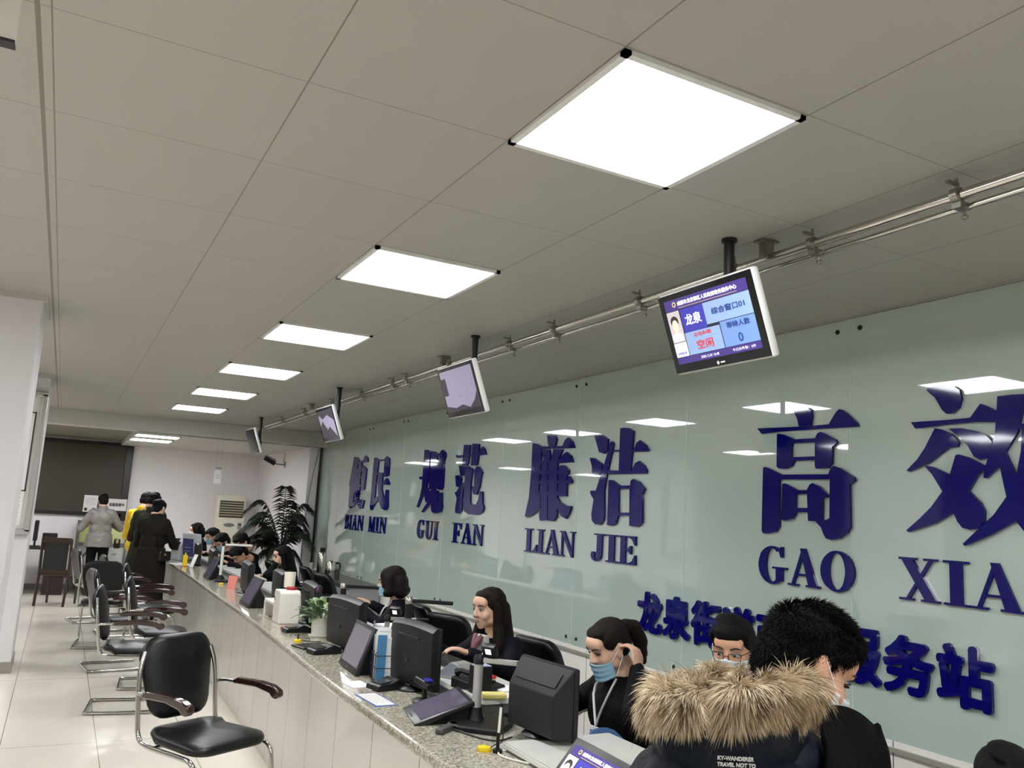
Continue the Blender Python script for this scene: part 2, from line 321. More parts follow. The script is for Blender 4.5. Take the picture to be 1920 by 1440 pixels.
BIG={
 '高':[[(3277,2325),(3257,2333),(3213,2328),(3163,2316),(3141,2299),(3137,2265),(3147,2219),(3227,2221),(3238,2262),(3255,2292)],[(3535,2231),(3362,2223),(3142,2217),(3025,2217),(3005,2244),(2978,2277),(2958,2291),(2939,2285),(2907,2263),(2850,2211),(2843,2192),(2940,2195),(3142,2198),(3361,2201),(3499,2196)],[(3383,2186),(3373,2190),(3338,2184),(3256,2153),(3256,2134),(3277,2126),(3280,2056),(3256,2038),(3278,2008),(3308,1996),(3368,1996),(3385,2008)],[(3286,2152),(3107,2150),(3107,2128),(3286,2131)],[(3286,2056),(3107,2054),(3107,2034),(3286,2035)],[(3115,2148),(3100,2174),(3079,2181),(3045,2168),(2982,2135),(2973,2118),(3003,2099),(3006,2014),(3033,1990),(3108,1989),(3116,2001)],[(3485,2002),(3473,2009),(3433,1997),(3341,1961),(3341,1945),(3365,1931),(3365,1681),(3387,1653),(3442,1641),(3481,1640),(3492,1654)],[(3368,1963),(3010,1958),(3010,1932),(3368,1937)],[(3028,1958),(3013,1990),(2993,2000),(2954,1988),(2869,1940),(2864,1922),(2897,1902),(2895,1692),(2913,1666),(2958,1638),(3009,1627),(3045,1632),(3061,1655),(3075,1686),(3116,1719),(3075,1725),(3042,1725),(3022,1736),(3018,1929)],[(3341,1910),(3326,1915),(3304,1909),(3227,1877),(3229,1858),(3247,1852),(3249,1750),(3270,1725),(3322,1713),(3347,1718)],[(3256,1877),(3149,1878),(3150,1858),(3256,1857)],[(3256,1783),(3153,1785),(3153,1763),(3256,1761)],[(3167,1879),(3149,1906),(3132,1914),(3088,1898),(3031,1852),(3037,1839),(3066,1834),(3070,1720),(3116,1717),(3160,1717)]],
 '效':[[(2464,2335),(2449,2347),(2395,2351),(2328,2340),(2301,2318),(2294,2277),(2307,2239),(2337,2217),(2368,2217),(2389,2238),(2421,2296)],[(2547,2192),(2357,2189),(2256,2190),(2208,2248),(2180,2236),(2126,2204),(2128,2161),(2239,2169),(2357,2168),(2495,2161),(2525,2161)],[(2425,2156),(2394,2149),(2346,2126),(2312,2085),(2318,2066),(2360,2063),(2404,2036),(2461,1998),(2559,1961),(2575,1967),(2518,2017),(2478,2068)],[(2358,2149),(2298,2147),(2229,2130),(2185,2108),(2161,2080),(2168,2037),(2183,2011),(2216,2004),(2244,2019),(2271,2069),(2311,2110)],[(2328,2030),(2313,2032),(2262,2016),(2195,1979),(2194,1963),(2230,1937),(2272,1872),(2309,1818),(2351,1774),(2437,1727),(2572,1684),(2582,1691),(2512,1747),(2454,1799),(2396,1870),(2358,1945)],[(2479,1983),(2471,1987),(2436,1980),(2352,1942),(2272,1872),(2223,1824),(2205,1787),(2207,1745),(2232,1712),(2272,1706),(2306,1712),(2329,1739),(2351,1790),(2396,1870),(2444,1946)],[(2130,2272),(2070,2273),(2017,2270),(2028,2198),(2050,2115),(2106,2032),(2135,1972),(2191,1925),(2204,1927),(2195,1974),(2165,2048),(2145,2127),(2136,2207)],[(2059,2150),(1957,2143),(1926,2179),(1913,2178),(1880,2125),(1880,2114),(2060,2126)],[(2031,2130),(1948,2124),(1978,2013),(2036,1836),(2070,1749),(2178,1688),(2297,1636),(2307,1643),(2244,1701),(2164,1772),(2108,1846),(2062,1939),(2040,2032)],[(2106,2037),(2067,1944),(2024,1872),(1938,1797),(1873,1769),(1874,1755),(1941,1728),(1991,1701),(2036,1702),(2073,1751),(2108,1851),(2134,1993)]],
 '廉':[[(5911,2336),(5789,2326),(5757,2296),(5772,2246),(5811,2232),(5871,2235),(5895,2273)],[(6048,2247),(5664,2235),(5630,2279),(5584,2300),(5516,2262),(5484,2210),(5643,2212),(6046,2226)],[(6148,2283),(6072,2273),(5989,2244),(5995,2048),(6010,1862),(6092,1737),(6185,1660),(6219,1666),(6165,1820),(6146,2052)],[(6016,2132),(5703,2126),(5639,2169),(5593,2185),(5525,2150),(5494,2098),(5710,2099),(6013,2103)],[(5987,2223),(5859,2213),(5837,2146),(5866,2122),(5942,2124)],[(5799,2214),(5652,2208),(5721,2117),(5830,2121)],[(5972,2110),(5880,2117),(5842,1645),(5962,1637),(5977,1677),(5966,1841)],[(5866,2117),(5721,2112),(5696,1684),(5743,1640),(5831,1641)],[(6028,2047),(5544,2037),(5551,2006),(6025,2015)],[(6020,1963),(5547,1959),(5559,1994),(5535,1993),(5491,1956),(5499,1936),(6017,1938)],[(6011,1877),(5568,1876),(5574,1837),(6008,1849)],[(5698,2071),(5651,2082),(5613,2079),(5544,2037),(5574,1999),(5564,1837),(5687,1837)],[(6030,1851),(5963,1851),(5956,1739),(6076,1685),(6192,1660),(6103,1737)],[(5716,1842),(5654,1793),(5567,1763),(5485,1762),(5511,1708),(5559,1663),(5626,1681),(5708,1753)]],
 '洁':[[(5209,2288),(5100,2285),(5030,2254),(5031,2172),(5074,2148),(5141,2163)],[(5262,2125),(5205,2123),(5099,2078),(5098,2018),(5130,1995),(5183,1992),(5223,2011),(5226,2058)],[(4999,2230),(4976,2235),(4956,2218),(5029,1989),(5054,1880),(5042,1700),(5051,1663),(5089,1635),(5155,1635),(5198,1659),(5209,1705),(5187,1816),(5219,1843),(5238,1866),(5231,1880),(5163,1880),(5112,1981),(5019,2171)],[(4879,2320),(4849,2325),(4773,2317),(4719,2294),(4741,2014),(4880,2017)],[(4972,2169),(4705,2166),(4678,2208),(4643,2225),(4578,2190),(4541,2150),(4561,2142),(4971,2158)],[(5026,2025),(4727,2018),(4686,2069),(4643,2082),(4585,2049),(4555,2014),(4561,1993),(5008,1997)],[(5001,1954),(4950,1955),(4848,1910),(4874,1888),(4866,1704),(4893,1650),(4946,1631),(5001,1634),(4998,1665)],[(4894,1913),(4721,1915),(4720,1892),(4892,1890)],[(4882,1725),(4711,1729),(4710,1709),(4881,1705)],[(4742,1897),(4730,1947),(4702,1959),(4636,1939),(4570,1891),(4596,1853),(4587,1668),(4635,1635),(4731,1638)]],
 '规':[[(8573,2334),(8483,2332),(8401,2310),(8403,2208),(8406,1974),(8506,1857),(8647,1704),(8690,1712),(8612,1823),(8575,1924),(8575,2129)],[(8678,2041),(8363,2040),(8358,2010),(8649,2010)],[(8525,1958),(8429,1924),(8337,1873),(8316,1807),(8378,1764),(8439,1763),(8509,1874)],[(8376,2313),(8259,2301),(8202,2276),(8201,2119),(8178,1906),(8371,1902),(8367,2123)],[(8267,2283),(8097,2276),(8093,2249),(8262,2256)],[(8135,2277),(8113,2305),(8062,2313),(7986,2283),(7971,2242),(8002,2195),(7992,1921),(8031,1893),(8125,1899),(8142,2118)],[(8222,2210),(8148,2208),(8095,1905),(8189,1906)],[(8296,1910),(8190,1910),(8198,1841),(8269,1759),(8489,1653),(8536,1659),(8378,1766)],[(8291,1882),(8112,1885),(8120,1752),(8069,1817),(8067,1861),(8006,1865),(7995,1777),(7966,1714),(7994,1674),(8103,1654),(8218,1655),(8266,1685)]],
 '范':[[(7715,2246),(7647,2236),(7535,2239),(7197,2231),(7153,2285),(7113,2303),(7069,2281),(7027,2220),(7195,2218),(7643,2211),(7704,2215)],[(7541,2339),(7391,2330),(7394,2227),(7410,2152),(7445,2126),(7556,2133),(7544,2233)],[(7343,2341),(7190,2328),(7192,2219),(7209,2135),(7233,2124),(7347,2127),(7344,2225)],[(7631,2137),(7537,2129),(7453,2115),(7482,2032),(7576,2026)],[(7700,2036),(7615,2037),(7546,2010),(7558,1934),(7597,1917),(7664,1927)],[(7528,1949),(7441,1978),(7494,1872),(7504,1797),(7489,1699),(7557,1662),(7641,1665),(7651,1703),(7627,1811),(7687,1869),(7646,1873),(7596,1911)],[(7462,2115),(7391,2121),(7302,2096),(7326,1947),(7313,1776),(7284,1754),(7180,1754),(7136,1799),(7117,1878),(7060,1876),(7039,1764),(7007,1729),(7037,1685),(7133,1658),(7340,1659),(7433,1685),(7466,1759),(7464,1948)],[(7358,2079),(7218,2079),(7215,2055),(7354,2055)],[(7256,2076),(7215,2116),(7163,2112),(7079,2054),(7101,2032),(7121,1930),(7176,1845),(7246,1850),(7302,1917),(7240,1930)]],
 '便':[[(11110,2355),(10975,2346),(10896,2311),(10955,2177),(11056,2067),(11185,1956),(11252,1961),(11186,2151)],[(11208,1989),(11099,2124),(11032,2123),(10986,1891),(11007,1701),(11075,1660),(11205,1674),(11203,1827)],[(10922,2292),(10705,2291),(10669,2343),(10610,2354),(10527,2318),(10496,2265),(10697,2260),(10915,2268)],[(11068,2204),(10905,2184),(10861,1851),(11003,1859)],[(10903,2272),(10736,2266),(10769,2079),(10753,1906),(10791,1766),(10962,1682),(11154,1657),(10941,1749),(10868,1859)],[(10734,2211),(10661,2220),(10534,2175),(10545,2059),(10574,1906),(10675,1894),(10673,2077)],[(10984,2186),(10588,2176),(10587,2151),(10977,2160)],[(10981,2082),(10574,2075),(10573,2054),(10975,2060)],[(10977,1971),(10583,1967),(10589,1944),(10983,1947)],[(10971,1855),(10741,1859),(10755,1836),(10965,1834)],[(10952,1788),(10796,1783),(10513,1768),(10582,1659),(10687,1658),(10860,1734)]],
 '民':[[(10264,2312),(10170,2306),(10083,2275),(10095,2141),(10124,1978),(10121,1830),(10141,1771),(10180,1652),(10248,1646),(10287,1687),(10274,1792),(10281,2055)],[(10141,2281),(9850,2275),(9845,2255),(10135,2258)],[(9858,2289),(9794,2314),(9714,2291),(9680,2254),(9670,2074),(9735,2059),(9848,2063),(9864,2194)],[(10146,2116),(9833,2112),(9829,2094),(10142,2098)],[(10149,1990),(9857,1983),(9752,2041),(9709,2040),(9616,1973),(9638,1961),(9942,1968),(10146,1975)],[(10206,1755),(10147,1793),(9964,1830),(9980,1779),(10086,1734),(10203,1650)],[(10064,2104),(9885,2100),(9884,1976),(9878,1903),(9768,1788),(9731,1903),(9651,1899),(9609,1697),(9653,1658),(9737,1655),(9851,1679),(9951,1758),(10015,1904)]],
}
# ================================================================ lettering on the glass
M_blue=mat('blue acrylic',(12,10,98),.05,spec=.4); M_side=mat('acrylic side',(30,60,140),.2)
_bl={'高':'large blue Chinese character 高 on the glass above the letters GAO','效':'largest blue Chinese character 效 on the glass, cut by the frame edge','廉':'blue Chinese character 廉 on the glass above the letters LIAN','洁':'blue Chinese character 洁 on the glass above the letters JIE','规':'blue Chinese character 规 on the glass above the letters GUI','范':'blue Chinese character 范 on the glass above the letters FAN','便':'blue Chinese character 便, leftmost of the big characters','民':'blue Chinese character 民 on the glass above the letters MIN'}
for ch,polys in BIG.items():
    cy=sum(p[0] for q in polys for p in q)/sum(len(q) for q in polys)/1000; cz=min(p[1] for q in polys for p in q)/1000
    b=MB()
    for j,q in enumerate(polys): b.prism([(y/1000-cy,z/1000-cz) for y,z in q],(-.0004*j,0,0),(0,1,0),(0,0,1),(1,0,0),.016)
    o=b.build('wall_character',M_blue,loc=(3.4555,cy,cz)); tag(o,_bl[ch],'wall character','big slogan characters')
def G_(*polys): return polys
def ring(cx,cy,ox,oy,ix,iy,a0,a1,n=16):
    out=[];
    P=[(cx+ox*math.cos(math.radians(a0+(a1-a0)*i/n)),cy+oy*math.sin(math.radians(a0+(a1-a0)*i/n))) for i in range(n+1)]
    Q=[(cx+ix*math.cos(math.radians(a0+(a1-a0)*i/n)),cy+iy*math.sin(math.radians(a0+(a1-a0)*i/n))) for i in range(n+1)]
    for i in range(n): out.append([P[i],P[i+1],Q[i+1],Q[i]])
    return out
def serif(x0,x1,y,h=.055): return [(x0,y),(x1,y),(x1,y+h),(x0,y+h)]
def stem(x0,x1): return [(x0,0),(x1,0),(x1,1),(x0,1)]
GL={ # width, polygons in a box of height 1
'I':(.5,[stem(.13,.37),serif(0,.5,0),serif(0,.5,.945)]),
'L':(.85,[stem(.14,.38),serif(0,.55,.945),serif(0,.85,0),[(.85,0),(.85,.34),(.80,.34),(.68,.12),(.5,.05)]]),
'E':(.88,[stem(.14,.38),serif(0,.86,.945),serif(0,.88,0),[(.86,1),(.86,.68),(.81,.68),(.72,.86),(.55,.95)],[(.88,0),(.88,.34),(.83,.34),(.72,.13),(.55,.05)],[(.38,.48),(.66,.48),(.66,.54),(.38,.54)],[(.66,.36),(.66,.66),(.62,.66),(.5,.54),(.5,.48),(.62,.36)]]),
'F':(.82,[stem(.14,.38),serif(0,.82,.945),serif(0,.54,0),[(.82,1),(.82,.68),(.77,.68),(.68,.86),(.52,.95)],[(.38,.46),(.64,.46),(.64,.52),(.38,.52)],[(.64,.34),(.64,.64),(.60,.64),(.48,.52),(.48,.46),(.60,.34)]]),
'A':(1.0,[[(.40,1.02),(.56,1.02),(.94,.03),(.66,.03)],[(.44,.95),(.50,.88),(.18,.03),(.11,.03)],[(.24,.28),(.72,.28),(.72,.34),(.24,.34)],serif(0,.33,0),serif(.58,1.02,0)]),
'N':(1.0,[[(.12,.02),(.20,.02),(.20,.97),(.12,.97)],[(.80,.0),(.88,.0),(.88,.97),(.80,.97)],[(.02,1),(.30,1),(.88,.10),(.88,-.01),(.78,-.01),(.14,.92)],serif(0,.30,.945),serif(.0,.33,0),serif(.68,1,.945)]),
'M':(1.2,[[(.12,.02),(.20,.02),(.20,.97),(.12,.97)],[(.86,0),(1.09,0),(1.09,1),(.86,1)],[(.02,1),(.30,1),(.66,.12),(.56,0)],[(.56,0),(.64,.02),(.98,.97),(.88,1)],serif(0,.33,0),serif(.76,1.2,0),serif(.88,1.2,.945)]),
'X':(1.05,[[(.06,.97),(.36,.97),(.98,.03),(.68,.03)],[(.80,.97),(.89,.97),(.26,.03),(.17,.03)],serif(0,.46,.945),serif(.66,1.0,.945),serif(0,.38,0),serif(.58,1.05,0)]),
'J':(.62,[[(.27,.25),(.50,.25),(.50,1),(.27,1)],serif(.13,.62,.945)]+ring(.25,.25,.25,.27,.05,.2,-90,0,8)+ring(.22,.2,.22,.22,.06,.15,180,270,6)+[[(.0,.18),(.14,.12),(.2,.22),(.16,.32),(.04,.32)]]),
'O':(1.0,ring(.5,.5,.5,.53,.24,.47,0,360,28)),
'G':(1.0,ring(.48,.5,.48,.53,.22,.47,52,312,24)+[[(.60,.02),(.82,.08),(.82,.44),(.60,.44)],serif(.48,.96,.40),[(.76,.72),(.82,.72),(.82,1.02),(.77,1.02),(.70,.92)]]),
'U':(1.0,[[(.12,.3),(.36,.3),(.36,1),(.12,1)],[(.78,.3),(.86,.3),(.86,1),(.78,1)],serif(0,.48,.945),serif(.64,1,.945)]+ring(.49,.3,.37,.32,.29,.22,180,360,12)+[[(.12,.3),(.36,.3),(.40,.12),(.2,.1)]]),
'B':(.92,[stem(.14,.36),serif(0,.5,.945),serif(0,.5,0)]+ring(.5,.755,.34,.245,.12,.19,-90,90,10)+ring(.52,.27,.40,.27,.16,.215,-90,90,10)+[[(.3,.47),(.54,.47),(.54,.54),(.3,.54)]]),
}
WORDS=[('GAO',[(3.517,3.303),(3.303,3.094),(3.084,2.877)]),('XIAO',[(2.627,2.425),(2.405,2.289),(2.278,2.06),(2.05,1.84)]),
('LIAN',[(6.206,6.0),(5.999,5.889),(5.880,5.648),(5.645,5.423)]),('JIE',[(5.2,5.029),(5.011,4.875),(4.867,4.655)]),
('GUI',[(8.636,8.424),(8.404,8.20),(8.185,8.053)]),('FAN',[(7.698,7.492),(7.478,7.242),(7.225,6.994)]),
('BIAN',[(11.319,11.127),(11.105,10.996),(10.985,10.768),(10.755,10.50)]),('MIN',[(10.297,10.045),(10.029,9.90),(9.88,9.641)])]
_ord={'GAO':['first','second','last'],'BIAN':['first','second','third','last']}
for w,spans in WORDS:
    for i,(c,(ya,yb)) in enumerate(zip(w,spans)):
        wd,polys=GL[c]; k=(ya-yb)/wd; H=.192
        b=MB()
        for j,q in enumerate(polys): b.prism([(-a*k,v*H) for a,v in q],(-.0003*(j%9),0,0),(0,1,0),(0,0,1),(1,0,0),.015)
        o=b.build('wall_letter',M_blue,loc=(3.4565,ya,1.377))
        tag(o,'blue serif capital letter %s, %s letter of the word %s on the glass'%(c,['first','second','third','fourth'][i],w),'wall letter','pinyin letters under the slogan')
SUBW='龙泉街道政务服务站'
for i,c in enumerate(SUBW):
    y0=4.616-.271*i
    me=text_mesh(c,.3,.009,.0105,.258,.262); me.transform(frame3((0,0,0),(0,-1,0),(0,0,1)))
    o=link_mesh('wall_character',me,M_blue,loc=(3.461,y0,.957))
    d='first' if i==5 else ('second' if i==7 else '')
    tag(o,'small bold blue Chinese character %s%s, number %s in the lower sign line'%(c,(' ('+d+' of the two)') if d else '',['one','two','three','four','five','six','seven','eight','nine'][i]),'wall character','lower sign line characters')
# ================================================================ the long service counter
M_gran=bpy.data.materials.new('speckled granite'); M_gran.use_nodes=True
def _gran():
    N=M_gran.node_tree.nodes; L=M_gran.node_tree.links; b=N['Principled BSDF']; g=N.new('ShaderNodeTexCoord')
    v=N.new('ShaderNodeTexVoronoi'); v.inputs['Scale'].default_value=150; n=N.new('ShaderNodeTexNoise'); n.inputs['Scale'].default_value=60; n.inputs['Detail'].default_value=6
    L.new(g.outputs['Object'],v.inputs['Vector']); L.new(g.outputs['Object'],n.inputs['Vector'])
    sp=N.new('ShaderNodeSeparateColor'); L.new(v.outputs['Color'],sp.inputs[0])
    r=N.new('ShaderNodeValToRGB'); e=r.color_ramp.elements; e[0].position=.0; e[0].color=lin((78,75,66))+(1,); e[1].position=1; e[1].color=lin((206,200,184))+(1,)
    e=r.color_ramp.elements.new(.45); e.color=lin((150,144,128))+(1,)
    mx=N.new('ShaderNodeMath'); mx.operation='MULTIPLY_ADD'; L.new(sp.outputs[0],mx.inputs[0]); mx.inputs[1].default_value=.55; L.new(n.outputs['Fac'],mx.inputs[2])
    m2=N.new('ShaderNodeMath'); m2.operation='SUBTRACT'; L.new(mx.outputs[0],m2.inputs[0]); m2.inputs[1].default_value=.27
    L.new(m2.outputs[0],r.inputs[0]); L.new(r.outputs[0],b.inputs['Base Color']); b.inputs['Roughness'].default_value=.13
_gran()
CX=[(-.6,1.27),(1.5,1.27),(2.7,1.272),(3.4,1.274),(4.0,1.274),(4.5,1.283),(5.4,1.315),(6.4,1.344),(7.2,1.358),(8.3,1.366),(10,1.383),(12.3,1.389),(15.0,1.39)]
CT=.80   # counter top height
cnt=thing('service_counter','long low service counter with speckled granite top and pale tiled front','counter',(0,0,0))
_back=[(x,y) for y,x in [(15.0,1.80),(-.6,1.80)]]
b=MB(); b.prism([(x,y) for y,x in CX]+_back,(0,0,CT-.045),(1,0,0),(0,1,0),(0,0,1),.045); b.build('granite_top',M_gran,cnt,bev=.012)
b=MB(); b.prism([(x+.04,y) for y,x in CX]+_back,(0,0,0),(1,0,0),(0,1,0),(0,0,1),CT-.045); b.build('tiled_front',M_cfront,cnt)
MB().box((1.80,7.2,.38),(.02,15.4,.66)).build('back_panel',mat('grey laminate',(150,148,144),.5),cnt)
M_desk=mat('pale desk laminate',(196,196,188),.35,noise_=(14,(184,185,178),.3)); M_dedge=mat('white desk edging',(228,228,222),.35); M_dside=mat('desk grey side',(92,96,94),.5)
_dl=['nearest the viewer beside the square display','in front of the long-haired clerk','behind the brochure rack and the upright tablet','behind the potted plant','behind the white plastic stand','far along, near the clerk resting her chin','farthest along the counter']
def desk(y0,y1,lab,xl=1.50,z=.845):
    t=thing('clerk_desk','pale grey clerk desk top with white edging '+lab,'desk',(0,(y0+y1)/2,0),0,'clerk desks'); d=(y1-y0)
    pts=[(xl+.02,-d/2),(1.93,-d/2),(2.02,-d/2+.2),(2.02,d/2),(xl-.0,d/2),(xl,-d/2+.06)]
    b=MB(); b.prism(pts,(0,0,z),(1,0,0),(0,1,0),(0,0,1),.018); b.build('desk_top',M_desk,t)
    b=MB(); b.prism([(x*1.0+(x-1.75)*.012,y*1.004) for x,y in pts],(0,0,z-.002),(1,0,0),(0,1,0),(0,0,1),.016); b.build('edging',M_dedge,t)
    b=MB(); b.prism([(x if x<1.8 else min(x,1.99),y*.99) for x,y in pts],(0,0,CT+.001),(1,0,0),(0,1,0),(0,0,1),z-.805); b.build('desk_side',M_dside,t)
    for yy in(-d/2+.2,d/2-.2): MB().box((1.93,yy,.4),(.05,.05,.8)).build('leg',M_dside,t)
    return t
for i,(a,c) in enumerate([(1.2,2.86),(3.37,4.62),(4.75,6.0),(6.1,7.4),(7.5,8.9),(9.0,10.6),(10.7,13.0)]): desk(a,c,_dl[i],1.55 if i<1 else 1.79 if i>1 else 1.70,.812 if i==0 else .845)
# ================================================================ chairs
M_blk=mat('black leather',(11,12,13),.32,bump=(220,.12),spec=.4); M_chr=mat('chrome tube',(190,188,184),.14,metal=1); M_wood=mat('lacquered dark wood',(52,24,22),.12,noise_=(9,(34,16,15),.25),coat=.6)
def rrect(w,h,r,n=5):
    P=[]
    for cx,cy,a in((w/2-r,h/2-r,0),(-w/2+r,h/2-r,90),(-w/2+r,-h/2+r,180),(w/2-r,-h/2+r,270)):
        for k in range(n+1): t=math.radians(a+90*k/n); P.append((cx+r*math.cos(t),cy+r*math.sin(t)))
    return P
def pad(shape,thick,bulge=.012):
    """cushion from a closed outline in XZ-like plane, returned as bmesh builder in (a,b,depth)"""
    b=MB(); n=len(shape); rings=[]
    for s,d in((.0,thick/2+bulge),(.5,thick/2+bulge*.8),(.85,thick/2+bulge*.2),(.97,thick/2-.006),(1,thick/2-.018),(1,-thick/2+.018),(.97,-thick/2+.006),(.85,-thick/2),(.0,-thick/2)):
        if s==0: rings.append([b.bm.verts.new((0,0,d))])
        else: rings.append([b.bm.verts.new((x*s,y*s,d)) for x,y in shape])
    for A,B in zip(rings,rings[1:]):
        for k in range(n):
            if len(A)==1: b.bm.faces.new((A[0],B[k],B[(k+1)%n]))
            elif len(B)==1: b.bm.faces.new((A[(k+1)%n],A[k],B[0]))
            else: b.bm.faces.new((A[k],A[(k+1)%n],B[(k+1)%n],B[k]))
    return b
def visitor_chair(label,loc,rz,group='visitor chairs along the counter'):
    """cantilever armchair, faces local +Y, origin on the floor under the seat"""
    t=thing('visitor_chair',label,'chair',loc,rz,group)
    sh=[(x*(1.0 if y>0 else .93),y) for x,y in rrect(.47,.45,.10)]
    s=pad(sh,.05,.018); 
    for v in s.bm.verts: v.co=Vector((v.co.x,v.co.y,v.co.z-.10*max(0,v.co.y-.14)**1.0-.03*(v.co.y+.2)*0+(.02 if v.co.y<-.15 else 0)))
    s.build('seat',M_blk,t,smooth=60,loc=(0,0,.46))
    sh=[(x*(.86 if y>0 else 1),y) for x,y in rrect(.44,.42,.11)]
    bk=pad(sh,.04,.012); MM=Matrix.Rotation(math.radians(90-12),4,'X')
    for v in bk.bm.verts: v.co.z-=.9*v.co.x**2
    o=bk.build('backrest',M_blk,t,smooth=60); o.matrix_local=Matrix.Translation((0,-.255,.735))@Matrix.Rotation(math.radians(90+12),4,'X')@Matrix.Rotation(PI,4,'Z')@Matrix.Scale(-1,4,(0,0,1))
    for sx in(-1,1):
        x=.235*sx
        MB().tube([(x*.85,-.30,.86),(x,-.285,.76),(x,-.255,.56),(x,-.235,.455),(x,-.17,.425),(x,.10,.425),(x,.20,.42),(x,.235,.36),(x,.24,.10),(x,.235,.03),(x,.16,.013),(x,-.26,.013),(x*.96,-.29,.013)],.0125,n=10,smooth=2).build('frame_tube',M_chr,t,smooth=60)
        MB().tube([(x,-.275,.66),(x*1.12,-.24,.675),(x*1.16,-.12,.675)],.010,n=8,smooth=1).build('arm_bracket',M_chr,t,smooth=60)
        pts=[(-.16,.0),(-.12,.018),(.05,.022),(.15,.016),(.205,-.004),(.212,-.032),(.19,-.05),(.165,-.048),(.14,-.028),(.03,-.012),(-.14,-.018),(-.165,-.012)]
        a=MB(); a.prism(pts,(x*1.18-.021,.0,.685),(0,1,0),(0,0,1),(1,0,0),.042); a.build('armrest',M_wood,t,smooth=30,bev=.009)
    MB().cyl((-.225,-.29,.013),(.225,-.29,.013),.0125,n=10).build('floor_bar',M_chr,t,smooth=60)
    MB().cyl((-.23,-.12,.425),(.23,-.12,.425),.009,n=8).build('cross_bar',M_chr,t,smooth=60)
    return t
ch0=visitor_chair('nearest black visitor armchair with glossy wooden arms, standing apart in front','' or (.80,4.66,0),math.atan2(-.87,.49)-PI/2)
_vc=[((.66,7.50),-8,'second black visitor armchair from the viewer, its long chrome base trailing left'),
((.93,8.35),-6,'third black visitor armchair, drawn up close to the tiled counter front'),
((.55,10.62),78,'black visitor armchair seen square from behind, in front of the man in grey'),
((1.0,9.98),-6,'black visitor armchair with its cushion against the counter before the woman with a bag'),
((.66,9.25),8,'black visitor armchair turned sideways, behind the third chair of the row'),
((.84,11.4),4,'black visitor armchair standing just in front of the dark coated woman'),
((.56,12.62),12,'farthest black visitor armchair, half hidden beside the standing customers')]
for (x,y),a,lab in _vc: copy_tree(ch0,(x,y,0),math.radians(a-90) if a!=78 else math.radians(-8),lab)
# wooden dining style chair by the column and desk behind it
M_dw=mat('old dark wood',(60,40,30),.35,noise_=(12,(44,28,22),.3)); M_pd=mat('dark green leather pad',(24,28,28),.4)
wc=thing('wooden_chair','dark wooden chair with black padded back standing by the white column','chair',(.10,14.45,0),math.radians(-20))
MB().box((0,0,.45),(.46,.44,.03),bev=.006).build('seat',M_dw,wc)
for sx,sy in((-1,-1),(1,-1),(-1,1),(1,1)):
    if sy<0: MB().tube([(sx*.20,-.27,0),(sx*.205,-.21,.44),(sx*.20,-.25,.98)],.021,n=6).build('leg',M_dw,wc)
    else: MB().tube([(sx*.20,.20,0),(sx*.20,.19,.43)],[.017,.022],n=6).build('leg',M_dw,wc)
MB().box((0,-.245,.95),(.40,.03,.08),bev=.01).build('top_rail',M_dw,wc); MB().box((0,-.235,.72),(.33,.03,.40),bev=.012).build('back_pad',M_pd,wc)
MB().box((0,-.22,.50),(.38,.03,.06)).build('lower_rail',M_dw,wc); MB().box((0,.19,.41),(.38,.02,.06)).build('front_rail',M_dw,wc)
wd=thing('wooden_desk','dark wooden desk against the far wall beside the white column','desk',(-.25,16.0,0))
M_rw=mat('reddish dark wood',(48,28,26),.35,noise_=(7,(36,20,19),.3))
MB().box((0,0,.74),(.9,.55,.04),bev=.005).build('desk_top',M_rw,wd)
for x in(-.3,.28): MB().box((x,0,.36),(.30,.5,.72)).build('pedestal',M_rw,wd)
MB().box((.28,-.256,.36),(.26,.012,.6)).build('door',M_rw,wd); MB().box((.28,-.265,.5),(.08,.012,.012)).build('handle',M_chr,wd)
tag(MB().box((0,0,.11),(.22,.18,.22),bev=.01).box((0,-.092,.13),(.16,.006,.09)).build('desk_box',mat('black plastic',(17,17,18),.4,spec=.35),loc=(-.10,15.95,.76)),'small black box standing on the dark wooden desk','box')
dm=thing('computer_monitor','dark monitor seen edge-on on the wooden desk by the column','monitor',(-.31,15.9,.76)); M_bp=mat('black plastic',(17,17,18),.4,spec=.35)
MB().box((0,0,.26),(.06,.42,.32),bev=.01).build('screen_housing',M_bp,dm); MB().box((0,0,.05),(.03,.06,.1)).box((0,0,.006),(.16,.2,.012)).build('stand',M_bp,dm)
b=MB(); 
for i in range(6): b.ell((random.uniform(-.12,.12),random.uniform(-.06,.06),.035+.012*i),(.09,.06,.035),rot=Euler((0,0,random.random()*3)).to_matrix())
o=link_mesh('crumpled_bag',voxel(b,.012),mat('dark maroon cloth',(50,22,24),.7),loc=(.17,15.95,.76)); tag(o,'crumpled dark red cloth bag lying on the wooden desk','bag')
